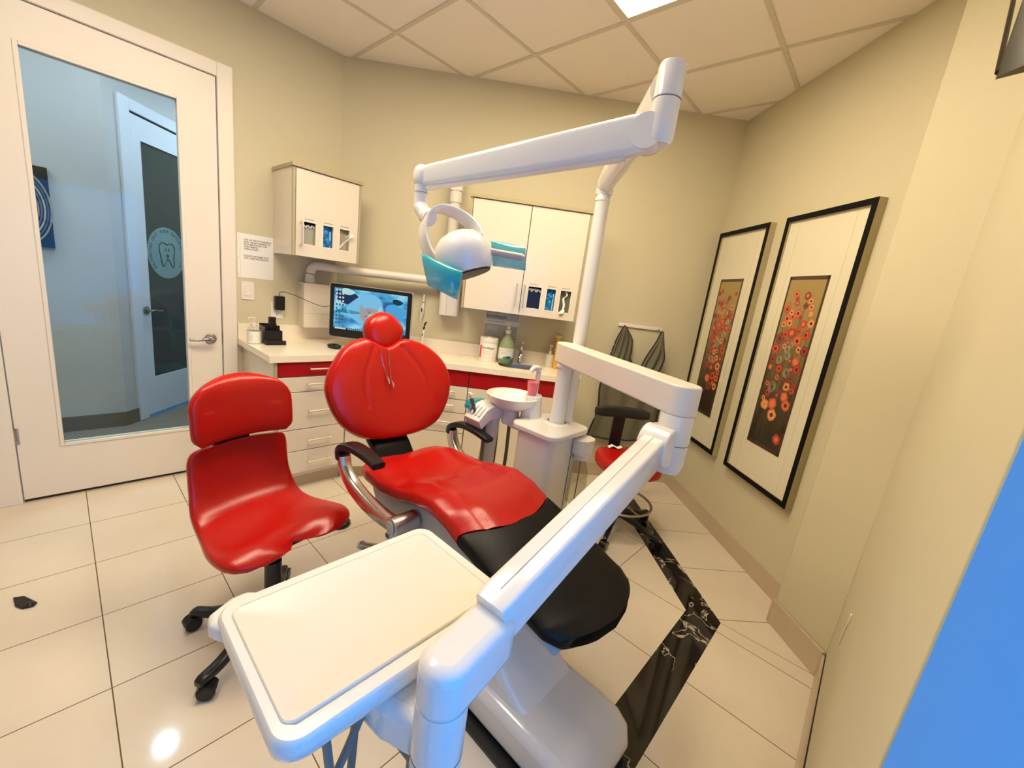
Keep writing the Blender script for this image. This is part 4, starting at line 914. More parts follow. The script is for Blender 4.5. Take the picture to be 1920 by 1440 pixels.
# drop tube, written in world coordinates and carried to the frame
Ui = U.inverted()
def W(x, y, z): return Ui @ Vector((x, y, z))
mb = MB(); mb.ellip(Eb, 0.030, 0.030, 0.040, M_WHITE, 0.8, 24, 14)
q = spline([Eb + Vector((0, 0, -0.02)), Eb + Vector((0, 0, -0.09)), W(-0.270, 1.612, 1.700), W(-0.245, 1.590, 1.676), W(-0.232, 1.578, 1.668)], 5); mb.tube(q, [0.024] * 8 + [0.026] * 6 + [0.030] * (len(q) - 14), M_WHITE, 20)
mb.lathe([(0.0246, 0), (0.0246, 0.0015)], Eb + Vector((0, 0, -0.055)), M_SEAM, 24, cap=False); part(mb, 'drop_tube', t)
Hc = Vector((-0.097, 1.500, 1.553)); hx = Vector((0.19, -0.03, 0.085)).normalized(); hu = Vector((-0.40, 0.10, 0.91)); hu = (hu - hx * hu.dot(hx)).normalized(); hy = hu.cross(hx)
def pxo(u, v, dy=0.0):
    s_ = 1 / 505.0; X = (u * 0.99 + v * 0.139) * s_; Z = -(v * 0.99 - u * 0.139) * s_
    return Ui @ (Hc + Vector((X, dy, Z)))
yk = [(-40, 24, 0.0), (-62, -6, 0.03), (-72, -40, 0.05), (-64, -70, 0.06), (-40, -82, 0.06), (-8, -72, 0.05), (16, -52, 0.03), (28, -30, 0.0)]
q = spline([pxo(*p) for p in yk], 6)
mb = MB(); mb.band(q, 0.072, 0.010, M_WHITE, tuple(Ui.to_3x3() @ Vector((-0.42, 0.80, -0.30)))); part(mb, 'yoke', t, label='white oval yoke')
HM = Matrix.Identity(4)
for i in range(3): HM[i][0] = hx[i]; HM[i][1] = hy[i]; HM[i][2] = hu[i]
HM.translation = Hc; HM = Ui @ HM
mb = MB(); mb.lathe([(0.0, 0.082), (0.035, 0.079), (0.066, 0.066), (0.088, 0.042), (0.098, 0.012), (0.099, -0.015), (0.094, -0.040), (0.086, -0.062), (0.082, -0.066)], (0, 0, 0), M_WHITE, 48, T=HM, cap=False); part(mb, 'head_shell', t)
mb = MB(); mb.lathe([(0.082, -0.066), (0.078, -0.072), (0, -0.074)], (0, 0, 0), M_DK, 48, T=HM); part(mb, 'lens', t, label='dark lens cover')
mb = MB()
mb.tube([pxo(38, -8, 0.0), pxo(62, -4, 0.0), pxo(104, 4, 0.0), pxo(109, 5, 0.0)], [0.015, 0.014, 0.016, 0.010], mat('warm grey grip', (0.45, 0.38, 0.34), 0.4), 16, 0.8)
part(mb, 'handle', t)
mb = MB(); q0 = pxo(-34, 26, -0.03); q1 = pxo(-30, 58, -0.05); mb.tube([q0, q1], [0.016, 0.018], MATS['warm grey grip'], 16); part(mb, 'handle', t)
# barrier sleeves over the handles
def sleeve(lb, cs, thick, dy):
    """a flat film bag around a handle: rounded slab with crinkles"""
    a, b, c, d_ = [Vector(x) for x in cs]; nrm = (b - a).cross(d_ - a).normalized(); mb = MB(); rs = []
    K_ = 10; rnd = random.Random(3)
    for i in range(K_ + 1):
        f = i / K_; e0 = a.lerp(b, f); e1 = d_.lerp(c, f); ring = []
        th = thick * (0.35 + 0.65 * math.sin(math.pi * min(0.999, max(0.001, f))) ** 0.5)
        for j in range(14):
            g = j / 13; p = e0.lerp(e1, g); ring.append(p + nrm * (th * math.sin(math.pi * g) ** 0.6 + 0.002 + 0.003 * math.sin(9 * g + 5 * f) * math.sin(math.pi * g)))
        for j in range(12, 0, -1):
            g = j / 13; p = e0.lerp(e1, g); ring.append(p - nrm * (th * math.sin(math.pi * g) ** 0.6 + 0.002))
        rs.append(ring)
    mb.rings(rs, M_TEAL)
    o = single(mb, 'barrier_sleeve', lb, 'barrier sleeve', U, tuple((a + b + c + d_) / 4), 'turquoise sleeves on the light handles', ang=60)
    return o
sleeve('crinkled turquoise film sleeve hanging from the lower left handle of the light', [pxo(-65, 0, -0.10), pxo(2, 30, -0.11), pxo(-10, 76, -0.10), pxo(-57, 52, -0.10)], 0.024, 0)
sleeve('flat turquoise film sleeve around the right handle of the light', [pxo(50, -27, 0.02), pxo(112, -14, 0.02), pxo(112, 27, 0.02), pxo(52, 18, 0.02)], 0.019, 0)

# ================================================================ RED STOOL
F1 = Vector((0.839, -0.544, 0)); S1v = Vector((0.544, 0.839, 0)); O1 = Vector((-0.70, 1.43, 0))
ST = Matrix.Identity(4)
for i in range(3): ST[i][0] = F1[i]; ST[i][1] = S1v[i]
ST.translation = O1                                      # x forward, y to its left, z up
def star_base(t, r=0.28, a0=0, n=5, m=M_BLACK, arc=0.10, hub=0.11, wheel=True, w=0.045, T=Matrix.Identity(4)):
    for k in range(n):
        a = a0 + 2 * math.pi * k / n; c, s = math.cos(a), math.sin(a)
        mb = MB(); q = spline([(0.02 * c, 0.02 * s, hub), (0.08 * c, 0.08 * s, hub - 0.004), (0.16 * c, 0.16 * s, hub - 0.014), (0.23 * c, 0.23 * s, hub - 0.035), (r * c, r * s, 0.072), (r * c, r * s, 0.060)], 4)
        n_ = len(q); mb.band([T @ p for p in q], [w - 0.012 * i / n_ for i in range(n_)], [0.036 - 0.008 * i / n_ for i in range(n_)], m, (-s, c, 0)); lg = part(mb, 'leg', t)
        mb = MB(); cc = Vector((r * c, r * s, 0)); ta = a + 0.9 + k * 1.3; ax = Vector((-math.sin(ta), math.cos(ta), 0)); fw = Vector((math.cos(ta), math.sin(ta), 0))
        for sg in (-1, 1):
            mb.lathe([(0, 0), (0.024, 0), (0.0275, 0.004), (0.0275, 0.012), (0.024, 0.016), (0, 0.016)], T @ (cc + fw * 0.012 + Vector((0, 0, 0.0278)) + ax * (0.005 if sg > 0 else -0.021)), m, 20, tuple(ax))
        rs = []
        for i in range(9):
            th = R_(20 + 160 * i / 8); p = cc + fw * (0.012 + 0.031 * math.cos(th)) + Vector((0, 0, 0.0278 + 0.031 * math.sin(th)))
            rs.append([p + ax * -0.022, p + ax * 0.022, p + ax * 0.022 + Vector((0, 0, -0.003)), p + ax * -0.022 + Vector((0, 0, -0.003))])
        mb.rings([[T @ p for p in r_] for r_ in rs], m); part(mb, 'caster', lg)
t = thing('operator_stool', 'red leather stool with low backrest and black five-star base, in front of the glass door', 'stool', ST, (0, 0, 0))
star_base(t, 0.292, R_(213))
mb = MB(); mb.lathe([(0.034, 0.095), (0.034, 0.13), (0.030, 0.135), (0.030, 0.33), (0.022, 0.335), (0.022, 0.42), (0, 0.42)], (0, 0, 0), M_BLACK, 28); mb.lathe([(0.0, 0.065), (0.04, 0.07), (0.045, 0.12), (0.034, 0.13)], (0, 0, 0), M_BLACK, 28, cap=False); part(mb, 'gas_column', t)
mb = MB(); mb.box(-0.09, 0.07, -0.06, 0.10, 0.405, 0.425, M_BLACK); part(mb, 'seat_plate', t, 0.005)
# saddle seat + lower back shell, one moulded cushion
mb = MB(); rs = []
prof = [ # x, z(top mid), halfwidth, thick, nose
 (-0.292, 0.735, 0.12, 0.02), (-0.290, 0.724, 0.168, 0.045), (-0.286, 0.69, 0.186, 0.055), (-0.276, 0.63, 0.188, 0.06), (-0.262, 0.575, 0.190, 0.062), (-0.238, 0.525, 0.198, 0.066), (-0.20, 0.492, 0.204, 0.070), (-0.14, 0.478, 0.216, 0.070), (-0.075, 0.476, 0.232, 0.068), (-0.01, 0.481, 0.244, 0.068), (0.045, 0.487, 0.248, 0.068), (0.09, 0.484, 0.242, 0.064), (0.126, 0.473, 0.224, 0.056), (0.150, 0.458, 0.188, 0.042), (0.157, 0.448, 0.150, 0.018)]
PX = spline([(p[0], p[1], 0) for p in prof], 4); PY = spline([(p[2], p[3], 0) for p in prof], 4)
ymid = 0.030
for i in range(len(PX)):
    a = PX[max(i - 1, 0)]; b = PX[min(i + 1, len(PX) - 1)]; d = (b - a).normalized(); nrm = Vector((-d.y, d.x)) # x,z plane
    if nrm.x < 0 and i < 12: nrm = -nrm
    if i >= 12 and nrm.y < 0: nrm = -nrm
    f = i / (len(PX) - 1); ring = []; hw, th = PY[i].x, PY[i].y
    for j in range(44):
        an = 2 * math.pi * j / 44; u = sup(math.cos(an), 0.55); v = sup(math.sin(an), 0.62)
        y = ymid + u * hw + 0.012 * max(0, 1 - f * 2.5)
        off = (v - 1) * th / 2
        x = PX[i].x + nrm.x * off; z = PX[i].y + nrm.y * off
        fr = max(0, (PX[i].x - 0.0) / 0.157); fr = fr * fr if i > 20 else 0
        uc = u - 0.05
        x -= 0.082 * fr * math.exp(-(uc / 0.30) ** 2)            # front notch
        if i > 20:
            z += -0.022 * math.exp(-(uc / 0.35) ** 2) * min(1, max(0, (PX[i].x + 0.05) / 0.15)) * (1 if v > 0 else 0.6)
            z += 0.012 * math.exp(-((abs(uc) - 0.55) / 0.25) ** 2) * min(1, max(0, (PX[i].x + 0.1) / 0.2)) * (1 if v > 0 else 0)
        x += (0.030 * u * u if i <= 24 else 0.030 * u * u * max(0, 1 - (i - 24) / 10))    # back wraps around
        ring.append(Vector((x, y, z)))
    rs.append(ring)
mb.rings(rs, M_RED); part(mb, 'seat', t, ang=60)
mb = MB(); rs = []
for i in range(25):
    f = i / 24; z = 0.762 + 0.235 * f; hh = min(1, (1 - (abs(f - 0.5) * 2) ** 6)) ; hw = 0.188 * (0.965 + 0.035 * hh) * (1 - max(0, f - 0.62) ** 2 * 1.7) * (1 - max(0, 0.1 - f) * 1.2)
    ring = []
    for j in range(44):
        an = 2 * math.pi * j / 44; u = sup(math.cos(an), 0.5); v = sup(math.sin(an), 0.7)
        ed = max(0.05, (1 - (abs(f - 0.5) * 2) ** 5)) ** 0.5
        x = -0.262 - 0.025 * (f - 0.5) + v * 0.036 * ed + 0.045 * u * u - 0.01
        zz = z + (0.012 - 0.03 * u * u * (1 if f > 0.5 else -0.2)) * f + (1 - f) * 0.02 * (1 - u * u) * 0
        ring.append(Vector((x, 0.026 + u * hw * 0.985, zz)))
    rs.append(ring)
mb.rings(rs, M_RED); part(mb, 'backrest', t, ang=60)
mb = MB(); mb.box(-0.325, -0.295, -0.05, 0.08, 0.66, 0.86, M_BLACK); part(mb, 'back_bracket', t, 0.006)

# ================================================================ BACK STOOL
O2 = Vector((1.03, 2.42, 0)); S2m = Matrix.Translation(O2) @ Matrix.Rotation(R_(-88), 4, 'Z')
t = thing('assistant_stool', 'red stool with a black bar backrest and chrome foot ring in the back corner', 'stool', S2m, (0, 0, 0))
star_base(t, 0.29, R_(40), w=0.036)
mb = MB(); mb.lathe([(0.030, 0.09), (0.030, 0.26), (0.020, 0.27), (0.020, 0.44), (0, 0.44)], (0, 0, 0), M_BLACK, 24); part(mb, 'gas_column', t)
mb = MB(); mb.tube([(0.205 * math.cos(2 * math.pi * i / 40), 0.205 * math.sin(2 * math.pi * i / 40), 0.205) for i in range(40)], 0.0085, M_STEEL, 10, closed=True)
for k in range(3): 
    a = 2.1 * k + 0.3; mb.tube([(0.028 * math.cos(a), 0.028 * math.sin(a), 0.20), (0.2 * math.cos(a), 0.2 * math.sin(a), 0.205)], 0.006, M_STEEL, 8)
part(mb, 'foot_ring', t, label='steel foot ring')
mb = MB(); rs = []
for z, s in ((0.435, 0.80), (0.437, 0.93), (0.447, 0.985), (0.465, 1.0), (0.49, 1.0), (0.505, 0.97), (0.515, 0.88), (0.519, 0.7), (0.520, 0.3), (0.520, 0.05)):
    rs.append([Vector((0.01 + s * 0.205 * sup(math.cos(2 * math.pi * i / 40), 0.8), s * 0.205 * sup(math.sin(2 * math.pi * i / 40), 0.8), z)) for i in range(40)])
mb.rings(rs, M_RED); part(mb, 'seat', t, ang=60)
mb = MB(); mb.band(spline([(-0.10, 0.0, 0.425), (-0.22, 0, 0.425), (-0.262, 0, 0.47), (-0.262, 0, 0.60), (-0.255, 0, 0.745)], 5), 0.085, 0.022, M_BLACK, (0, 1, 0)); part(mb, 'back_post', t)
mb = MB(); mb.band([(-0.215, -0.19, 0.742), (-0.222, -0.15, 0.742), (-0.245, -0.05, 0.742), (-0.245, 0.05, 0.742), (-0.222, 0.15, 0.742), (-0.215, 0.19, 0.742)], [0.05, 0.07, 0.075, 0.075, 0.07, 0.05], 0.045, M_DK, (0, 0, 1)); part(mb, 'backrest', t, label='black padded bar')

# ================================================================ MONITOR
MD = -0.35; mx0, mx1, mz0, mz1 = 0.103, 0.668, 0.985, 1.352
t = thing('monitor', 'black computer monitor showing a kitten wallpaper on the corner of the counter', 'monitor', BW, ((mx0 + mx1) / 2, MD, CT))
mb = MB(); mb.rbox(mx0, mx1, mz0, mz1, MD + 0.003, MD + 0.04, 0.014, M_BLACK, axis='y'); part(mb, 'housing', t, 0.003)
mb = MB(); mb.rbox(mx0 - 0.003, mx1 + 0.003, mz0 - 0.003, mz1 + 0.003, MD + 0.006, MD + 0.034, 0.016, M_GREY, axis='y'); part(mb, 'frame_edge', t)
sx0, sx1, sz0, sz1 = mx0 + 0.030, mx1 - 0.030, mz0 + 0.055, mz1 - 0.026
def screen_mat():
    m = bpy.data.materials.new('screen wallpaper'); m.use_nodes = True; nt = m.node_tree; L = nt.links; b = nt.nodes['Principled BSDF']
    b.inputs['Base Color'].default_value = (0, 0, 0, 1); b.inputs['Roughness'].default_value = 0.15
    tc = nt.nodes.new('ShaderNodeTexCoord'); mp = nt.nodes.new('ShaderNodeMapping'); mp.inputs['Scale'].default_value = (1.4, 1, 3.0); L.new(tc.outputs['Object'], mp.inputs[0])
    no = nt.nodes.new('ShaderNodeTexNoise'); no.inputs['Scale'].default_value = 4.5; no.inputs['Detail'].default_value = 3; L.new(mp.outputs[0], no.inputs[0])
    r = nt.nodes.new('ShaderNodeValToRGB'); e = r.color_ramp.elements
    e[0].position = 0.34; e[0].color = (0.005, 0.10, 0.30, 1); e[1].position = 0.52; e[1].color = (0.10, 0.50, 0.85, 1)
    e2_ = e.new(0.62); e2_.color = (0.35, 0.75, 0.95, 1)
    L.new(no.outputs['Fac'], r.inputs[0]); L.new(r.outputs[0], b.inputs['Emission Color']); b.inputs['Emission Strength'].default_value = 0.85
    return m
mb = MB(); mb.box(sx0, sx1, MD + 0.0015, MD + 0.0029, sz0, sz1, screen_mat())
def em(name, c, s=0.8): return mat('screen ' + name, (0, 0, 0), 0.3, emis=c, estr=s)
def blob(cx, cz, rx, rz, m, k, n=24, wob=0.12, ph=0.0):
    mb.prism([(cx + rx * (1 + wob * math.sin(3 * a + ph)) * math.cos(a), cz + rz * (1 + wob * math.cos(2 * a + ph)) * math.sin(a)) for a in [2 * math.pi * i / n for i in range(n)]], MD + 0.0014 - k * 0.0002, MD + 0.0015 - k * 0.0002, m, 'y')
WX, WZ = sx1 - sx0, sz1 - sz0
def at_(u, v): return sx0 + u * WX, sz0 + v * WZ
for u, v, a, b_, m, k in ((0.17, 0.80, 0.075, 0.050, em('navy', (0.0, 0.03, 0.10)), 0), (0.18, 0.93, 0.045, 0.022, em('pale', (0.5, 0.85, 0.85)), 1), (0.45, 0.55, 0.13, 0.10, em('light blue', (0.22, 0.62, 0.92)), 1), (0.86, 0.82, 0.036, 0.020, em('dark teal', (0.0, 0.04, 0.10)), 1), (0.83, 0.55, 0.07, 0.06, em('mid blue', (0.08, 0.42, 0.85)), 0), (0.2, 0.45, 0.10, 0.012, em('deep', (0.01, 0.22, 0.42)), 1)):
    x, z = at_(u, v); blob(x, z, a, b_, m, k, ph=u * 9)
# kitten: head, ears, stripes
fur = em('fur', (0.42, 0.40, 0.42)); dk = em('fur stripe', (0.06, 0.06, 0.09)); lt = em('fur light', (0.62, 0.66, 0.72))
x, z = at_(0.50, 0.42); blob(x, z, 0.078, 0.055, fur, 2, wob=0.03); blob(x + 0.03, z - 0.02, 0.05, 0.04, lt, 3, wob=0.05)
for ex, s_ in ((-0.058, -1), (0.062, 1)):
    mb.prism([(x + ex - 0.018, z + 0.028), (x + ex + 0.018, z + 0.028), (x + ex + s_ * 0.010, z + 0.078)], MD + 0.0007, MD + 0.0008, fur if s_ < 0 else lt, 'y')
for k in range(6):
    a = R_(55 + k * 14); mb.prism([(x - 0.004 + 0.012 * math.cos(a), z + 0.0 + 0.012 * math.sin(a)), (x - 0.002 + 0.012 * math.cos(a), z + 0.012 * math.sin(a) + 0.002), (x - 0.004 + 0.052 * math.cos(a), z + 0.052 * math.sin(a))], MD + 0.0004, MD + 0.0005, dk, 'y')
mb.prism([(x - 0.055, z - 0.012), (x - 0.02, z - 0.003), (x - 0.02, z - 0.009)], MD + 0.0004, MD + 0.0005, dk, 'y')
ic = em('icon', (0.75, 0.8, 0.8)); icd = em('icon dark', (0.02, 0.12, 0.2))
for c in range(3):
    for r in range(10):
        if (r, c) in ((5, 1), (6, 2), (9, 2)): continue
        u = 0.035 + 0.043 * c; v = 0.95 - 0.088 * r; xx, zz = at_(u, v); mb.prism(rrect(xx - 0.006, xx + 0.006, zz - 0.0065, zz + 0.0065, 0.002, 2), MD + 0.0003, MD + 0.0004, ic if r < 4 else icd, 'y')
mb.prism([at_(0, 0), at_(1, 0), at_(1, 0.045), at_(0, 0.045)], MD + 0.0003, MD + 0.0004, em('taskbar', (0.01, 0.04, 0.07)), 'y')
mb.prism([at_(0.02, 0.006), at_(0.17, 0.006), at_(0.17, 0.04), at_(0.02, 0.04)], MD + 0.0001, MD + 0.0002, ic, 'y')
for k in range(12): 
    mb.prism([at_(0.2 + k * 0.028, 0.010), at_(0.218 + k * 0.028, 0.010), at_(0.218 + k * 0.028, 0.034), at_(0.2 + k * 0.028, 0.034)], MD + 0.0001, MD + 0.0002, em('task icon', (0.3, 0.6, 0.8)), 'y')
part(mb, 'screen', t)
mb = MB(); cxm = (mx0 + mx1) / 2; mb.rbox(cxm - 0.11, cxm + 0.11, MD - 0.02, MD + 0.15, CT, CT + 0.014, 0.02, M_BLACK); mb.box(cxm - 0.025, cxm + 0.025, MD + 0.05, MD + 0.08, CT + 0.014, 1.15, M_BLACK); mb.box(cxm - 0.05, cxm + 0.05, MD + 0.04, MD + 0.06, 1.10, 1.22, M_BLACK); part(mb, 'stand', t, 0.003)

# mouse
t = thing('mouse', 'black computer mouse lying on the counter beside the monitor', 'mouse', U, (-2.79, 1.27, CT))
mb = MB(); mb.ellip((-2.79, 1.27, CT + 0.016), 0.052, 0.030, 0.017, M_BLACK, 0.8, 24, 12, Matrix.Rotation(R_(25), 4, 'Z')); part(mb, 'shell', t)
mb = MB(); mb.cyl((-2.812, 1.253, CT + 0.031), (-2.808, 1.262, CT + 0.031), 0.004, M_GREY, seg=12); part(mb, 'wheel', t)

def pump_bottle(nm, lb, frame, c, r, h, pump, m_body, m_pump, cat='bottle', square=False, label_fn=None, neck=0.4, d=(0, -1), liquid=None):
    t = thing(nm, lb, cat, frame, c); x, y, z = c; mb = MB()
    mb.lathe([(0, 0), (r * 0.96, 0), (r, 0.004), (r, h * 0.90), (r * 0.9, h * 0.97), (r * neck, h), (r * neck, h + 0.008)], c, m_body, 32); part(mb, 'body', t)
    mb = MB(); mb.lathe([(r * neck * 1.1, h + 0.004), (r * neck * 1.1, h + 0.022), (0.006, h + 0.026), (0.005, h + pump - 0.012), (0.010, h + pump - 0.010), (0.011, h + pump), (0, h + pump + 0.002)], c, m_pump, 20)
    mb.tube([(x, y, z + h + pump - 0.004), (x + d[0] * 0.02, y + d[1] * 0.02, z + h + pump - 0.003), (x + d[0] * 0.038, y + d[1] * 0.038, z + h + pump - 0.010)], [0.006, 0.005, 0.004], m_pump, 10); part(mb, 'pump', t)
    if label_fn: label_fn(t)
    return t
# foaming soap with speckled sleeve at the left end
def spk(t):
    mb = MB(); rs = [[Vector((-3.0 + 0.0405 * math.cos(2 * math.pi * i / 36), 0.838 + 0.0405 * math.sin(2 * math.pi * i / 36), z)) for i in range(36)] for z in (CT + 0.004, CT + 0.082)]
    m = mat('speckled label', (0.85, 0.82, 0.72), 0.5, var=0.25, vscale=140); mb.rings(rs, m, cap=False)
    rnd = random.Random(5)
    for k in range(38):
        a = rnd.uniform(-2.2, 2.2); z = rnd.uniform(CT + 0.012, CT + 0.074); mb.lathe([(0, 0), (0.0016, 0), (0.0016, 0.0006), (0, 0.0006)], (-3.0 + 0.0406 * math.cos(a), 0.838 + 0.0406 * math.sin(a), z), mat('speck %d' % (k % 3), [(0.25, 0.3, 0.2), (0.5, 0.3, 0.15), (0.15, 0.15, 0.12)][k % 3], 0.6), 6, (math.cos(a), math.sin(a), 0))
    part(mb, 'sleeve', t, label='speckled cream sleeve')
pump_bottle('soap_dispenser', 'clear pump bottle with a speckled cream sleeve at the left end of the counter', U, (-3.0, 0.838, CT), 0.039, 0.105, 0.065, M_CLEAR, M_WHITE2, 'soap dispenser', label_fn=spk, neck=0.45, d=(0.3, -1))
# black organiser
t = thing('desk_organizer', 'black desk organizer with a tall slot beside the speckled soap bottle', 'organizer', U, (-2.99, 0.935, CT))
mb = MB(); X0, X1, Y0, Y1 = -3.06, -2.945, 0.885, 0.99
mb.box(X0, X1, Y0, Y1, CT, CT + 0.008, M_BLACK)
for a, b_, c, d_, h in ((X0, X0 + .004, Y0, Y1, .125), (X1 - .004, X1, Y0, Y1, .09), (X0, X1, Y0, Y0 + .004, .115), (X0, X1, Y1 - .004, Y1, .09), (-3.0, -2.996, Y0, Y1, .12)): mb.box(a, b_, c, d_, CT, CT + h, M_BLACK)
part(mb, 'box', t, 0.001)
mb = MB(); mb.box(-3.02, -2.99, 0.925, 0.965, CT + 0.01, CT + 0.175, M_BLACK); part(mb, 'tall_insert', t, 0.002)
mb = MB(); mb.box(-2.945, -2.92, 0.885, 1.005, CT, CT + 0.028, M_BLACK); part(mb, 'front_tray', t, 0.002)

# switch, outlet, charger, cable, notice
t = thing('light_switch', 'white rocker light switch on the wall between the notice and the door frame', 'light switch', U, (WN, 0.858, 1.23))
mb = MB(); mb.box(WN + 0.0005, WN + 0.006, 0.820, 0.896, 1.171, 1.290, M_TRIM); part(mb, 'plate', t, 0.002)
mb = MB(); mb.box(WN + 0.006, WN + 0.011, 0.842, 0.874, 1.197, 1.264, M_TRIM); part(mb, 'rocker', t, 0.0015)
t = thing('wall_outlet', 'white double wall outlet under the black charger beside the white wall box', 'outlet', U, (WN, 1.04, 1.11))
mb = MB(); mb.box(WN + 0.0005, WN + 0.006, 0.999, 1.076, 1.052, 1.172, M_TRIM); part(mb, 'plate', t, 0.002)
mb = MB(); mb.box(WN + 0.0061, WN + 0.0085, 1.021, 1.054, 1.062, 1.098, M_PAPER)
for a in (1.030, 1.043): mb.box(WN + 0.0085, WN + 0.0088, a, a + 0.0025, 1.078, 1.090, M_INK)
mb.box(WN + 0.0085, WN + 0.0088, 1.0355, 1.0405, 1.067, 1.073, M_INK); part(mb, 'socket', t)
t = thing('power_adapter', 'black power adapter plugged into the wall outlet with a thin cable', 'power adapter', U, (WN + 0.03, 1.043, 1.16))
mb = MB(); mb.rbox(1.014, 1.076, 1.115, 1.212, WN + 0.0065, WN + 0.045, 0.008, M_BLACK, axis='x'); part(mb, 'brick', t, 0.003)
mon = Ui @ (BW @ Vector((mx0 + 0.01, MD + 0.025, 1.20)))
mb = MB(); mb.tube(spline([(WN + 0.02, 1.045, 1.212), (WN + 0.022, 1.050, 1.236), (WN + 0.04, 1.075, 1.243), (WN + 0.09, 1.14, 1.225), (WN + 0.16, 1.22, 1.19), (WN + 0.20, 1.28, 1.175), tuple(mon)], 6), 0.0022, M_BLACK, 8); part(mb, 'cable', t)
LWf = lambda l, z, off=0.0: U @ Vector((WN + off, l, z))
t = thing('paper_notice', 'white typed paper notice taped to the wall beside the door frame', 'notice', U, (WN, 0.905, 1.455))
mb = MB(); mb.box(WN + 0.001, WN + 0.0022, 0.802, 1.014, 1.314, 1.594, M_PAPER)
TT = facing(0, 0, 0, (0, 1, 0), (0, 0, 1))
M_TXT = mat('notice text', (0.12, 0.10, 0.08), 0.7)
for k, ln in enumerate(('USE OF PHOTOGRAPHY', 'AND VIDEOGRAPHY IS', 'PROHIBITED IN THE', 'TREATMENT', 'OPERATORY.', '', '', 'PLEASE INFORM US IF', 'YOU ARE PREGNANT.')):
    if ln: text(mb, ln, 0.0152, M_TXT, Matrix.Translation((WN + 0.0024, 0.838, 1.552 - k * 0.0145)) @ TT, bold=0.0003, depth=0.0002)
part(mb, 'sheet', t)
mb = MB(); mb.tube([(WN + 0.004, 0.817, 1.32), (WN + 0.006, 0.819, 1.38), (WN + 0.004, 0.816, 1.46), (WN + 0.006, 0.819, 1.53), (WN + 0.004, 0.816, 1.588)], 0.0022, M_CLEAR, 6)
for z in (1.335, 1.44, 1.56): mb.cyl((WN + 0.0022, 0.809, z), (WN + 0.003, 0.809, z), 0.003, M_LAME, seg=10)
part(mb, 'taped_edge', t)
# white box on the door wall with the pipe
t = thing('wall_box', 'cream metal box on the wall behind the monitor with a pipe leaving its top', 'wall box', U, (WN + 0.06, 1.34, 1.17))
mb = MB(); mb.box(WN + 0.001, WN + 0.115, 1.175, 1.46, 1.010, 1.325, M_LAM); mb.box(WN + 0.115, WN + 0.1155, 1.175, 1.46, 1.11, 1.112, M_LAME); part(mb, 'housing', t, 0.004)
mb = MB()
for k in range(4): mb.box(WN + 0.02, WN + 0.06, 1.1738, 1.1752, 1.27 + k * 0.012, 1.275 + k * 0.012, M_LAME)
part(mb, 'vent_slots', t)
t = thing('suction_pipe', 'long white plastic pipe running along the back wall above the monitor', 'pipe', I4, (-0.7, 3.2, 1.45))
P0 = U @ Vector((WN + 0.06, 1.235, 1.326)); 
def BWp(s, off, z): return BW @ Vector((s, -off, z))
r_ = 0.030
mb = MB(); q = [P0, P0 + Vector((0, 0, 0.05))] + spline([P0 + Vector((0, 0, 0.06)), P0 + Vector((0.012, 0.01, 0.105)), P0 + Vector((0.055, 0.030, 0.125)), BWp(0.12, 0.13, 1.447)], 5) + [BWp(0.825, 0.10, 1.46)]
mb.tube(q, r_, M_WHITE2, 20); part(mb, 'pipe_run', t, ang=60)
mb = MB(); mb.cyl(P0 + Vector((0, 0, 0.002)), P0 + Vector((0, 0, 0.03)), r_ + 0.004, M_WHITE2); part(mb, 'collar', t)
# vertical wall unit
t = thing('xray_wall_mount', 'white vertical pipe with a rounded body hanging on the back wall behind the light', 'wall mount', BW, (0.88, -0.08, 1.2))
mb = MB(); mb.cyl((0.872, -0.085, 1.42), (0.872, -0.085, 2.10), 0.040, M_WHITE2, seg=28); part(mb, 'pipe', t)
mb = MB(); mb.rbox(0.826, 0.918, -0.13, -0.001, 2.10, 2.22, 0.02, M_WHITE2); mb.cyl((0.872, -0.085, 2.02), (0.872, -0.085, 2.10), 0.046, M_WHITE2); part(mb, 'top_bracket', t, 0.005)
mb = MB(); mb.rbox(0.822, 0.972, -0.135, -0.001, 1.215, 1.40, 0.03, M_WHITE); mb.rbox(0.82, 0.975, -0.15, -0.02, 1.39, 1.50, 0.05, M_WHITE); mb.box(0.880, 0.8815, -0.1355, -0.13, 1.225, 1.385, M_SEAM); part(mb, 'lower_body', t, 0.008, 3)
mb = MB(); mb.prism(circle(0.945, 1.455, 0.022, 24, 0.040), -0.158, -0.149, mat('dark blue button', (0.01, 0.012, 0.04), 0.15), 'y'); part(mb, 'button', t)

# wand on the wall, curing light on the counter
t = thing('camera_wand', 'white slim intraoral camera wand hanging on the back wall right of the monitor', 'camera wand', BW, (0.69, -0.03, 1.24))
mb = MB(); mb.tube([(0.692, -0.03, 1.345), (0.690, -0.03, 1.28), (0.688, -0.03, 1.262), (0.684, -0.03, 1.235), (0.682, -0.03, 1.20), (0.680, -0.03, 1.165), (0.679, -0.03, 1.135)], [0.006, 0.008, 0.010, 0.016, 0.013, 0.008, 0.006], M_WHITE, 16); part(mb, 'body', t)
mb = MB(); mb.ellip((0.684, -0.046, 1.225), 0.005, 0.003, 0.018, M_BLACK, seg=12, rin=8); mb.lathe([(0.0092, 1.281), (0.0092, 1.286)], (0.690, -0.03, 0), M_BLACK, 12, cap=False); part(mb, 'control_strip', t)
mb = MB(); mb.box(0.668, 0.70, -0.018, -0.001, 1.19, 1.25, M_WHITE2); part(mb, 'hook', t, 0.003)
t = thing('curing_light', 'white curing light with a dark curved tip standing on the counter behind the backrest', 'curing light', BW, (0.72, -0.12, CT))
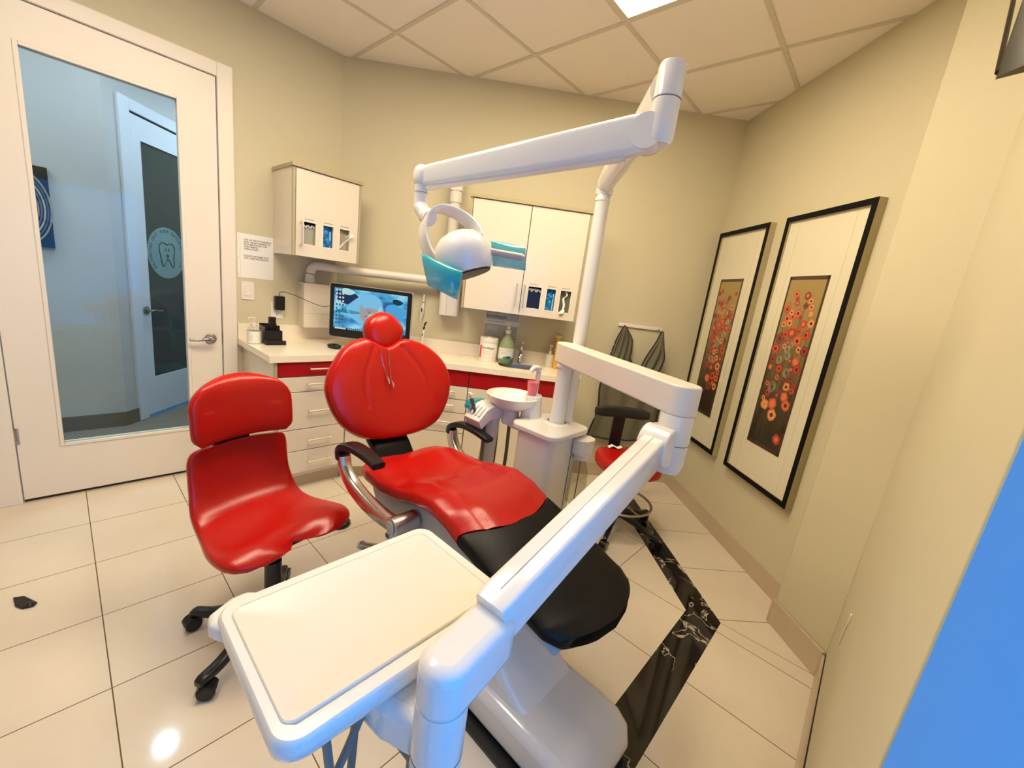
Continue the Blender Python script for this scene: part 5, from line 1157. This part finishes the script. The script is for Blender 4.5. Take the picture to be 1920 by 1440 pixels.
mb = MB(); mb.lathe([(0.0, 0), (0.04, 0), (0.038, 0.012), (0.018, 0.02), (0.016, 0.05), (0, 0.05)], (0.715, -0.12, CT), M_WHITE2, 24); part(mb, 'charging_stand', t)
mb = MB(); mb.tube([(0.715, -0.12, CT + 0.04), (0.716, -0.12, CT + 0.10), (0.720, -0.12, CT + 0.15), (0.724, -0.12, CT + 0.175)], [0.012, 0.013, 0.012, 0.008], M_WHITE, 16); mb.ellip((0.719, -0.133, CT + 0.135), 0.004, 0.003, 0.010, M_BLACK, seg=10, rin=6); part(mb, 'body', t)
mb = MB(); mb.tube(spline([(0.724, -0.12, CT + 0.173), (0.729, -0.12, CT + 0.205), (0.735, -0.123, CT + 0.225), (0.743, -0.128, CT + 0.232)], 4), 0.0065, mat('dark blue tip', (0.01, 0.015, 0.05), 0.15), 12); part(mb, 'tip', t)

# poster behind the gel bottle
t = thing('hand_wash_poster', 'grey laminated hand washing poster on the back wall behind the gel bottle', 'poster', BW, (1.315, -0.003, 1.17))
mb = MB(); mb.box(1.178, 1.452, -0.003, -0.001, 1.045, 1.30, mat('poster sheet', (0.66, 0.65, 0.55), 0.25))
pg = mat('poster band', (0.40, 0.39, 0.29), 0.3); pd = mat('poster text', (0.08, 0.08, 0.07), 0.4)
mb.box(1.182, 1.447, -0.0036, -0.003, 1.222, 1.285, pg); mb.box(1.182, 1.447, -0.0036, -0.003, 1.052, 1.185, pg); mb.box(1.20, 1.285, -0.004, -0.0036, 1.135, 1.172, mat('poster light', (0.5, 0.5, 0.42), 0.4))
TB = facing(0, 0, 0, (1, 0, 0), (0, 0, 1))
text(mb, 'handwash', 0.040, pd, Matrix.Translation((1.19, -0.0042, 1.236)) @ TB, bold=0.0006, depth=0.0003)
for k in range(5): mb.box(1.37, 1.435, -0.0042, -0.0036, 1.165 - k * 0.02, 1.168 - k * 0.02, pd)
mb.box(1.20, 1.36, -0.0042, -0.0036, 1.206, 1.209, pd); part(mb, 'sheet', t)

# wipes tub
c = (1.235, -0.16, CT)
t = thing('wipes_tub', 'round white tub of disinfecting wipes with a red stripe beside the gel bottle', 'tub', BW, c)
mb = MB(); mb.lathe([(0, 0), (0.066, 0), (0.068, 0.004), (0.068, 0.145), (0.066, 0.150)], c, mat('tub white', (0.82, 0.78, 0.70), 0.3), 40)
def wrap(mb, ch, size, m, c, r, a, z, k=0.0):
    nx, ny = math.cos(a), math.sin(a); T = facing(c[0] + (r + 0.0006) * nx, c[1] + (r + 0.0006) * ny, z, (-ny, nx, 0), (0, 0, 1)); text(mb, ch, size, m, T, 'CENTER', 0.0002, 0.0004)
for i, ch in enumerate('CaviWipes'): wrap(mb, ch, 0.022, M_INK, c, 0.068, R_(-128 + i * 9.5), CT + 0.102)
for i in range(14):
    a0_, a1_ = R_(-152 + 0), R_(-138)
rs = [[Vector((c[0] + rr * math.cos(a), c[1] + rr * math.sin(a), z)) for rr, z in ((0.0682, CT + 0.03), (0.0688, CT + 0.03), (0.0688, CT + 0.125), (0.0682, CT + 0.125))] for a in [R_(-155 + 2.5 * i) for i in range(8)]]
mb.rings(rs, mat('red stripe', (0.75, 0.03, 0.02), 0.4))
for i in range(5): wrap(mb, '.', 0.03, M_INK, c, 0.068, R_(-122 + i * 14), CT + 0.032)
for i in range(3):
    rs = [[Vector((c[0] + rr * math.cos(a), c[1] + rr * math.sin(a), z)) for rr, z in ((0.0682, CT + 0.06 + i * 0.012), (0.0685, CT + 0.06 + i * 0.012), (0.0685, CT + 0.0615 + i * 0.012), (0.0682, CT + 0.0615 + i * 0.012))] for a in [R_(-122 + 5 * k) for k in range(10)]]
    mb.rings(rs, M_LAME)
part(mb, 'body', t)
mb = MB(); mb.lathe([(0.070, 0.148), (0.070, 0.178), (0.066, 0.184), (0.0, 0.186)], c, M_WHITE2, 40); mb.lathe([(0.02, 0.185), (0.018, 0.190), (0, 0.190)], c, M_WHITE2, 20); part(mb, 'lid', t)
# gel bottle
c = (1.372, -0.15, CT)
t = thing('hand_gel_bottle', 'large clear green hand gel pump bottle between the wipes tub and the faucet', 'bottle', BW, c)
mb = MB(); mg = mat('green gel plastic', (0.46, 0.54, 0.33), 0.08, trans=0.45, ior=1.2)
mb.lathe([(0, 0), (0.057, 0), (0.060, 0.005), (0.060, 0.125), (0.056, 0.150), (0.040, 0.190), (0.022, 0.215), (0.019, 0.222), (0.019, 0.235)], c, mg, 40); part(mb, 'body', t)
mb = MB(); rs = [[Vector((c[0] + 0.0606 * math.cos(R_(-165 + 5 * i)), c[1] + 0.0606 * math.sin(R_(-165 + 5 * i)), z)) for i in range(31)] for z in (CT + 0.035, CT + 0.122)]
lab = mat('gel label', (0.72, 0.74, 0.68), 0.4); 
for i in range(30):
    a, b_ = R_(-165 + 5 * i), R_(-160 + 5 * i)
    mb.add([(c[0] + 0.0606 * math.cos(x), c[1] + 0.0606 * math.sin(x), z) for x in (a, b_) for z in (CT + 0.035 + 0.018 * (i / 30), CT + 0.122)], [(0, 2, 3, 1)], lab)
for k in range(4):
    for i in range(8, 24 - k * 2):
        a, b_ = R_(-165 + 5 * i), R_(-161 + 5 * i); z = CT + 0.110 - k * 0.011
        mb.add([(c[0] + 0.0609 * math.cos(x), c[1] + 0.0609 * math.sin(x), zz) for x in (a, b_) for zz in (z, z + 0.003)], [(0, 2, 3, 1)], mat('label print', (0.35, 0.22, 0.22), 0.5))
bl = mat('label swoosh', (0.0, 0.07, 0.22), 0.4); gn = mat('label green', (0.03, 0.30, 0.10), 0.4)
for cz, hh, m, a0, a1, off in ((0.048, 0.028, gn, -112, -50, 0.0), (0.054, 0.022, bl, -88, -48, 0.0004)):
    for i in range(12):
        f0, f1 = i / 12, (i + 1) / 12
        h0, h1 = hh * math.sin(math.pi * min(1, f0 * 0.9 + 0.05)), hh * math.sin(math.pi * min(1, f1 * 0.9 + 0.05)); a, b_ = R_(a0 + (a1 - a0) * f0), R_(a0 + (a1 - a0) * f1)
        mb.add([(c[0] + (0.0611 + off) * math.cos(x), c[1] + (0.0611 + off) * math.sin(x), CT + cz + s * h / 2) for x, h in ((a, h0), (b_, h1)) for s in (-1, 1)], [(0, 2, 3, 1)], m)
part(mb, 'label', t, label='white label with green and blue swoosh')
mb = MB(); mb.lathe([(0.021, 0.230), (0.021, 0.255), (0.012, 0.260), (0.012, 0.28), (0.006, 0.285), (0.006, 0.302), (0.013, 0.304), (0.014, 0.314), (0, 0.316)], c, M_WHITE2, 24); mb.tube([(c[0], c[1], CT + 0.309), (c[0] - 0.02, c[1] - 0.015, CT + 0.31), (c[0] - 0.035, c[1] - 0.026, CT + 0.305)], [0.008, 0.007, 0.005], M_WHITE2, 10); part(mb, 'pump', t)
# lotion dispenser
pump_bottle('lotion_dispenser', 'small frosted white pump bottle at the right end of the counter beside the sink', BW, (1.722, -0.10, CT), 0.034, 0.105, 0.075, mat('frosted white', (0.62, 0.60, 0.50), 0.4), M_WHITE2, 'soap dispenser', neck=0.30, d=(0.2, -1))
# sharps container
t = thing('sharps_container', 'yellow sharps container with a pale lid behind the white arm at the counter end', 'sharps container', BW, (1.80, -0.08, CT))
mb = MB(); ms = mat('yellow plastic', (0.75, 0.40, 0.03), 0.35); rs = [[Vector((x, y, z)) for x, y in rrect(1.763 - 0.0 - e, 1.765 + 0.02 + e + 0.10, -0.15 - e, -0.03, 0.015, 4)] for z, e in ((CT, 0.0), (CT + 0.22, 0.008))]
rs = [[Vector((x, y, z)) for x, y in rrect(1.672 + a, 1.79, -0.135, -0.028 , 0.015, 4)] for z, a in ((CT + 0.001, 0.08), (CT + 0.24, 0.08))]
mb.rings(rs, ms); part(mb, 'body', t, 0.003)
mb = MB(); mb.rbox(1.745, 1.795, -0.14, -0.024, CT + 0.24, CT + 0.262, 0.012, mat('pale lid', (0.62, 0.56, 0.38), 0.3)); part(mb, 'lid', t, 0.003)

# key hook on the back wall + rail with apron
t = thing('wall_hook', 'tiny white wall hook on the back wall right of the counter', 'hook', BW, (2.005, -0.01, 0.84))
mb = MB(); mb.rbox(1.995, 2.015, 0.815, 0.865, -0.006, -0.001, 0.005, M_PAPER, axis='y'); mb.tube([(2.005, -0.006, 0.83), (2.005, -0.018, 0.828), (2.005, -0.02, 0.84)], 0.003, M_PAPER, 8); part(mb, 'plate', t)
t = thing('hook_rail', 'white hook rail on the back wall holding the grey aprons', 'hook rail', BW, (2.42, -0.01, 1.31))
mb = MB(); mb.box(2.245, 2.60, -0.016, -0.001, 1.300, 1.325, M_TRIM); part(mb, 'rail', t, 0.002)
for s in (2.285, 2.565):
    mb = MB(); mb.tube([(s, -0.016, 1.312), (s, -0.045, 1.305), (s, -0.05, 1.315)], 0.0045, M_CHROME, 8); part(mb, 'hook', t)
M_APR = mat('grey apron vinyl', (0.14, 0.13, 0.085), 0.5, bump=0.2, bscale=80); M_BIND = mat('black binding', (0.012, 0.012, 0.016), 0.6)
def cloth(nm, lb, ol, zt, cols, off, base, grp):
    """apron panel: left/right edge curves, pleated surface with thickness, black edge binding"""
    t = thing(nm, lb, 'apron', BW, base, grp)
    Lf = spline([(a, 0, z) for a, z in ol[0]], 6); Rt = spline([(a, 0, z) for a, z in ol[1]], 6); n = len(Lf); mb = MB(); K_ = 26
    def pt(i, f, s):
        a = Lf[i].x + (Rt[i].x - Lf[i].x) * f; z = Lf[i].z + (Rt[i].z - Lf[i].z) * f; wd = Rt[i].x - Lf[i].x
        return Vector((a, -off - 0.012 * math.sin(f * math.pi * 2 * cols + i * 0.04) * min(1, wd / 0.12) - 0.02 * math.sin(math.pi * f) - s, z))
    rs = []
    for i in range(n): rs.append([pt(i, k / K_, 0.003) for k in range(K_ + 1)] + [pt(i, k / K_, 0.0) for k in range(K_, -1, -1)])
    mb.rings(rs, M_APR); part(mb, 'panel', t, ang=70)
    mb = MB(); edge = [pt(i, 0, 0.0015) for i in range(n)] + [pt(n - 1, k / K_, 0.0015) for k in range(1, K_)] + [pt(i, 1, 0.0015) for i in range(n - 1, -1, -1)]
    mb.tube(edge, 0.007, M_BIND, 8, closed=True); part(mb, 'binding', t, label='black edge binding')
    return t
t = cloth('lead_apron', 'grey lead apron with black binding hanging from the left hook behind the stool', ([(2.278, 1.30), (2.24, 1.20), (2.215, 1.08), (2.19, 0.98), (2.17, 0.80), (2.185, 0.60), (2.13, 0.36)], [(2.292, 1.30), (2.36, 1.21), (2.375, 1.12), (2.40, 1.02), (2.70, 0.85), (2.70, 0.60), (2.72, 0.38)]), 1.3, 3.5, 0.05, (2.4, -0.06, 0.9), 'grey aprons on the hook rail')
t2 = cloth('lead_apron', 'grey lead apron with black binding gathered on the right hook of the rail', ([(2.558, 1.30), (2.53, 1.21), (2.48, 1.10), (2.45, 1.0), (2.45, 0.90)], [(2.570, 1.30), (2.60, 1.18), (2.625, 1.08), (2.60, 0.97), (2.58, 0.90)]), 1.3, 2.5, 0.12, (2.53, -0.09, 1.1), 'grey aprons on the hook rail')
t = thing('folded_paper', 'small crumpled white paper lying on the red stool seat in the back corner', 'paper', I4, (0.95, 2.50, 0.521))
mb = MB(); mb.rings([[Vector((0.93 + 0.03 * i, 2.52 + 0.01 * math.sin(i * 2) + dy, 0.523 + 0.012 * abs(math.sin(i * 1.7)) + (0.002 if dy else 0))) for dy in (0, 0.035)] + [Vector((0.93 + 0.03 * i, 2.555 + 0.01 * math.sin(i * 2), 0.5215))] for i in range(4)], M_PAPER); part(mb, 'sheet', t)

# ================================================================ PICTURES ON THE RIGHT WALL
def picture(lb, y0, y1, seed):
    X = 1.747; z0, z1 = 0.515, 2.082; dp = 0.042
    t = thing('framed_print', lb, 'framed picture', I4, (X, (y0 + y1) / 2, (z0 + z1) / 2), 'flower prints on the right wall')
    mfr = mat('frame side cream', (0.42, 0.36, 0.20), 0.35); mfb = mat('frame face black', (0.006, 0.005, 0.006), 0.5, spec=0.12)
    mb = MB(); fw = 0.030
    for a, b_, c, d_ in ((y0, y0 + fw, z0, z1), (y1 - fw, y1, z0, z1), (y0 + fw, y1 - fw, z0, z0 + fw), (y0 + fw, y1 - fw, z1 - fw, z1)):
        mb.box(X - dp, X - 0.001, a, b_, c, d_, mfr); mb.box(X - dp - 0.002, X - dp, a, b_, c, d_, mfb)
    part(mb, 'frame', t)
    mb = MB(); mm = mat('mat board', (0.86, 0.80, 0.62), 0.6); mb.box(X - 0.030, X - 0.022, y0 + fw, y1 - fw, z0 + fw, z1 - fw, mm)
    for o in (0.075,):
        for a in (y0 + fw + o, y1 - fw - o): mb.box(X - 0.0306, X - 0.030, a, a + 0.0012, z0 + fw, z1 - fw, mat('mat line', (0.62, 0.55, 0.38), 0.6))
    part(mb, 'mat_board', t)
    W_ = y1 - y0; py0, py1, pz0, pz1 = y0 + 0.27 * W_, y0 + 0.75 * W_, z0 + 0.235, z1 - 0.34
    m = bpy.data.materials.get('print ground')
    if not m:
        m = bpy.data.materials.new('print ground'); m.use_nodes = True; nt = m.node_tree; L = nt.links; b = nt.nodes['Principled BSDF']; b.inputs['Roughness'].default_value = 0.35
        tc = nt.nodes.new('ShaderNodeTexCoord'); sp = nt.nodes.new('ShaderNodeSeparateXYZ'); L.new(tc.outputs['Object'], sp.inputs[0])
        mp = nt.nodes.new('ShaderNodeMapping'); mp.inputs['Scale'].default_value = (1, 14, 2.2); L.new(tc.outputs['Object'], mp.inputs[0]); no = nt.nodes.new('ShaderNodeTexNoise'); no.inputs['Scale'].default_value = 3; no.inputs['Detail'].default_value = 5; L.new(mp.outputs[0], no.inputs[0])
        ad = nt.nodes.new('ShaderNodeMath'); ad.operation = 'MULTIPLY_ADD'; L.new(no.outputs['Fac'], ad.inputs[0]); ad.inputs[1].default_value = 0.5; L.new(sp.outputs[2], ad.inputs[2])
        r = nt.nodes.new('ShaderNodeValToRGB'); e = r.color_ramp.elements; e[0].position = 0.0; e[0].color = (0.020, 0.012, 0.008, 1); e[1].position = 0.85; e[1].color = (0.42, 0.29, 0.10, 1); q_ = e.new(0.30); q_.color = (0.09, 0.055, 0.022, 1); q2 = e.new(0.55); q2.color = (0.28, 0.19, 0.065, 1)
        mr = nt.nodes.new('ShaderNodeMapRange'); mr.inputs[1].default_value = -0.25; mr.inputs[2].default_value = 0.75; L.new(ad.outputs[0], mr.inputs[0]); L.new(mr.outputs[0], r.inputs[0]); L.new(r.outputs[0], b.inputs['Base Color'])
    mb = MB(); mb.box(X - 0.0325, X - 0.0305, py0, py1, pz0, pz1, m)
    for a, b_, c, d_ in ((py0, py0 + 0.012, pz0, pz1), (py1 - 0.012, py1, pz0, pz1), (py0, py1, pz0, pz0 + 0.02), (py0, py1, pz1 - 0.02, pz1)): mb.box(X - 0.0335, X - 0.0325, a, b_, c, d_, mat('print border', (0.075, 0.035, 0.022), 0.4))
    rnd = random.Random(seed); H_ = pz1 - pz0; Wp = py1 - py0
    reds = [(0.60, 0.05, 0.02), (0.72, 0.12, 0.035), (0.45, 0.035, 0.02), (0.80, 0.28, 0.10), (0.26, 0.035, 0.03)]; n = 0
    placed = []
    for k in range(900):
        v = rnd.betavariate(3.4, 2.6); u = rnd.uniform(0.1, 0.9); rad = rnd.uniform(0.013, 0.030) * (1.15 if v < 0.75 else 0.8)
        if v < 0.22 and rnd.random() < 0.6: continue
        y = py0 + u * Wp; z = pz0 + 0.04 + v * (H_ - 0.09)
        if any((y - a) ** 2 + (z - b_) ** 2 < (0.80 * (rad + c)) ** 2 for a, b_, c in placed): continue
        placed.append((y, z, rad)); n += 1
        if n > 62: break
        base_x = X - 0.0328 - 0.00002 * n; j = rnd.random()
        pal = reds[rnd.randrange(5)]
        def pet(r, m_, dx, wob=0.10):
            ph = rnd.uniform(0, 6); mb.prism([(y + r * (1 + wob * math.sin(5 * a + ph)) * math.cos(a), z + r * (1 + wob * math.cos(4 * a + ph)) * math.sin(a)) for a in [2 * math.pi * i / 18 for i in range(18)]], base_x - dx - 0.0002, base_x - dx, m_, 'x')
        if j < 0.84:
            pet(rad, mat('poppy %d' % reds.index(pal), pal, 0.45), 0); pet(rad * 0.62, mat('poppy in %d' % reds.index(pal), tuple(min(1, c * 1.5 + 0.04) for c in pal), 0.45), 0.0003)
            if j < 0.6: pet(rad * 0.40, mat('poppy heart', (0.10, 0.012, 0.012), 0.5), 0.0006)
            else: pet(rad * 0.36, mat('poppy gold', (0.70, 0.30, 0.06), 0.5), 0.0006)
        else:
            for q in range(3):
                r = rad * (1.0 - 0.25 * q); mb.tube([Vector((base_x - 0.0008, y + r * math.cos(2 * math.pi * i / 16 + q), z + r * 1.1 * math.sin(2 * math.pi * i / 16 + q))) for i in range(16)], 0.0010, mat('chalk line', (0.62, 0.58, 0.42), 0.6), 5, closed=True)
        mb.box(X - 0.0328, X - 0.0326, y - 0.001, y + 0.001, pz0 + 0.02, z - rad * 0.8, mat('stem', (0.045, 0.035, 0.02), 0.6)) if rnd.random() < 0.3 and z - rad * 0.8 > pz0 + 0.03 else None
    part(mb, 'print', t)
    mb = MB(); mb.box(X - 0.0375, X - 0.0365, y0 + fw * 0.8, y1 - fw * 0.8, z0 + fw * 0.8, z1 - fw * 0.8, M_CLEAR); part(mb, 'glazing', t)
picture('tall black-framed flower print on the right wall, nearest the camera', 1.876, 2.458, 11)
picture('tall black-framed flower print on the right wall, nearest the back corner', 2.600, 3.165, 23)

# bits on the floor and the near wall
t = thing('floor_scrap', 'small black plastic clip lying on the floor tiles at the left', 'clip', U, (-2.25, -0.185, 0))
mb = MB(); mb.prism([(-2.298, -0.215), (-2.285, -0.185), (-2.215, -0.150), (-2.198, -0.158), (-2.205, -0.190), (-2.235, -0.207)], 0.0, 0.008, M_BLACK); part(mb, 'body', t, 0.002)
mb = MB(); mb.ellip((-2.215, -0.170, 0.008), 0.018, 0.012, 0.006, M_BLACK, seg=16, rin=8); part(mb, 'boss', t)
t = thing('cable_clip', 'small white clip and scuff on the near right wall above the baseboard', 'clip', U, (NW, 1.70, 0.54))
mb = MB(); mb.box(NW - 0.006, NW - 0.0005, 1.690, 1.704, 0.525, 0.560, M_PAPER); part(mb, 'clip_body', t, 0.001)
mb = MB(); mb.tube([(NW - 0.002, 1.712, 0.52), (NW - 0.002, 1.74, 0.47), (NW - 0.002, 1.762, 0.40)], 0.0022, M_PAPER, 6); part(mb, 'tail', t)
t = thing('wall_panel', 'dark slanted panel mounted high on the near wall in the top right corner', 'wall panel', I4, (1.25, 1.09, 2.4))
mb = MB(); mb.prism([(1.243, 1.128), (1.252, 1.140), (1.300, 1.040), (1.262, 0.985), (1.236, 0.975), (1.240, 1.05)], 2.15, CEIL - 0.01, mat('dark panel', (0.03, 0.026, 0.012), 0.4)); part(mb, 'panel', t)
mb = MB(); mb.tube([(1.250, 1.138, 2.165), (1.48, 1.372, 2.49), (1.60, 1.495, 2.66)], 0.006, M_BLACK, 8); part(mb, 'strut', t)
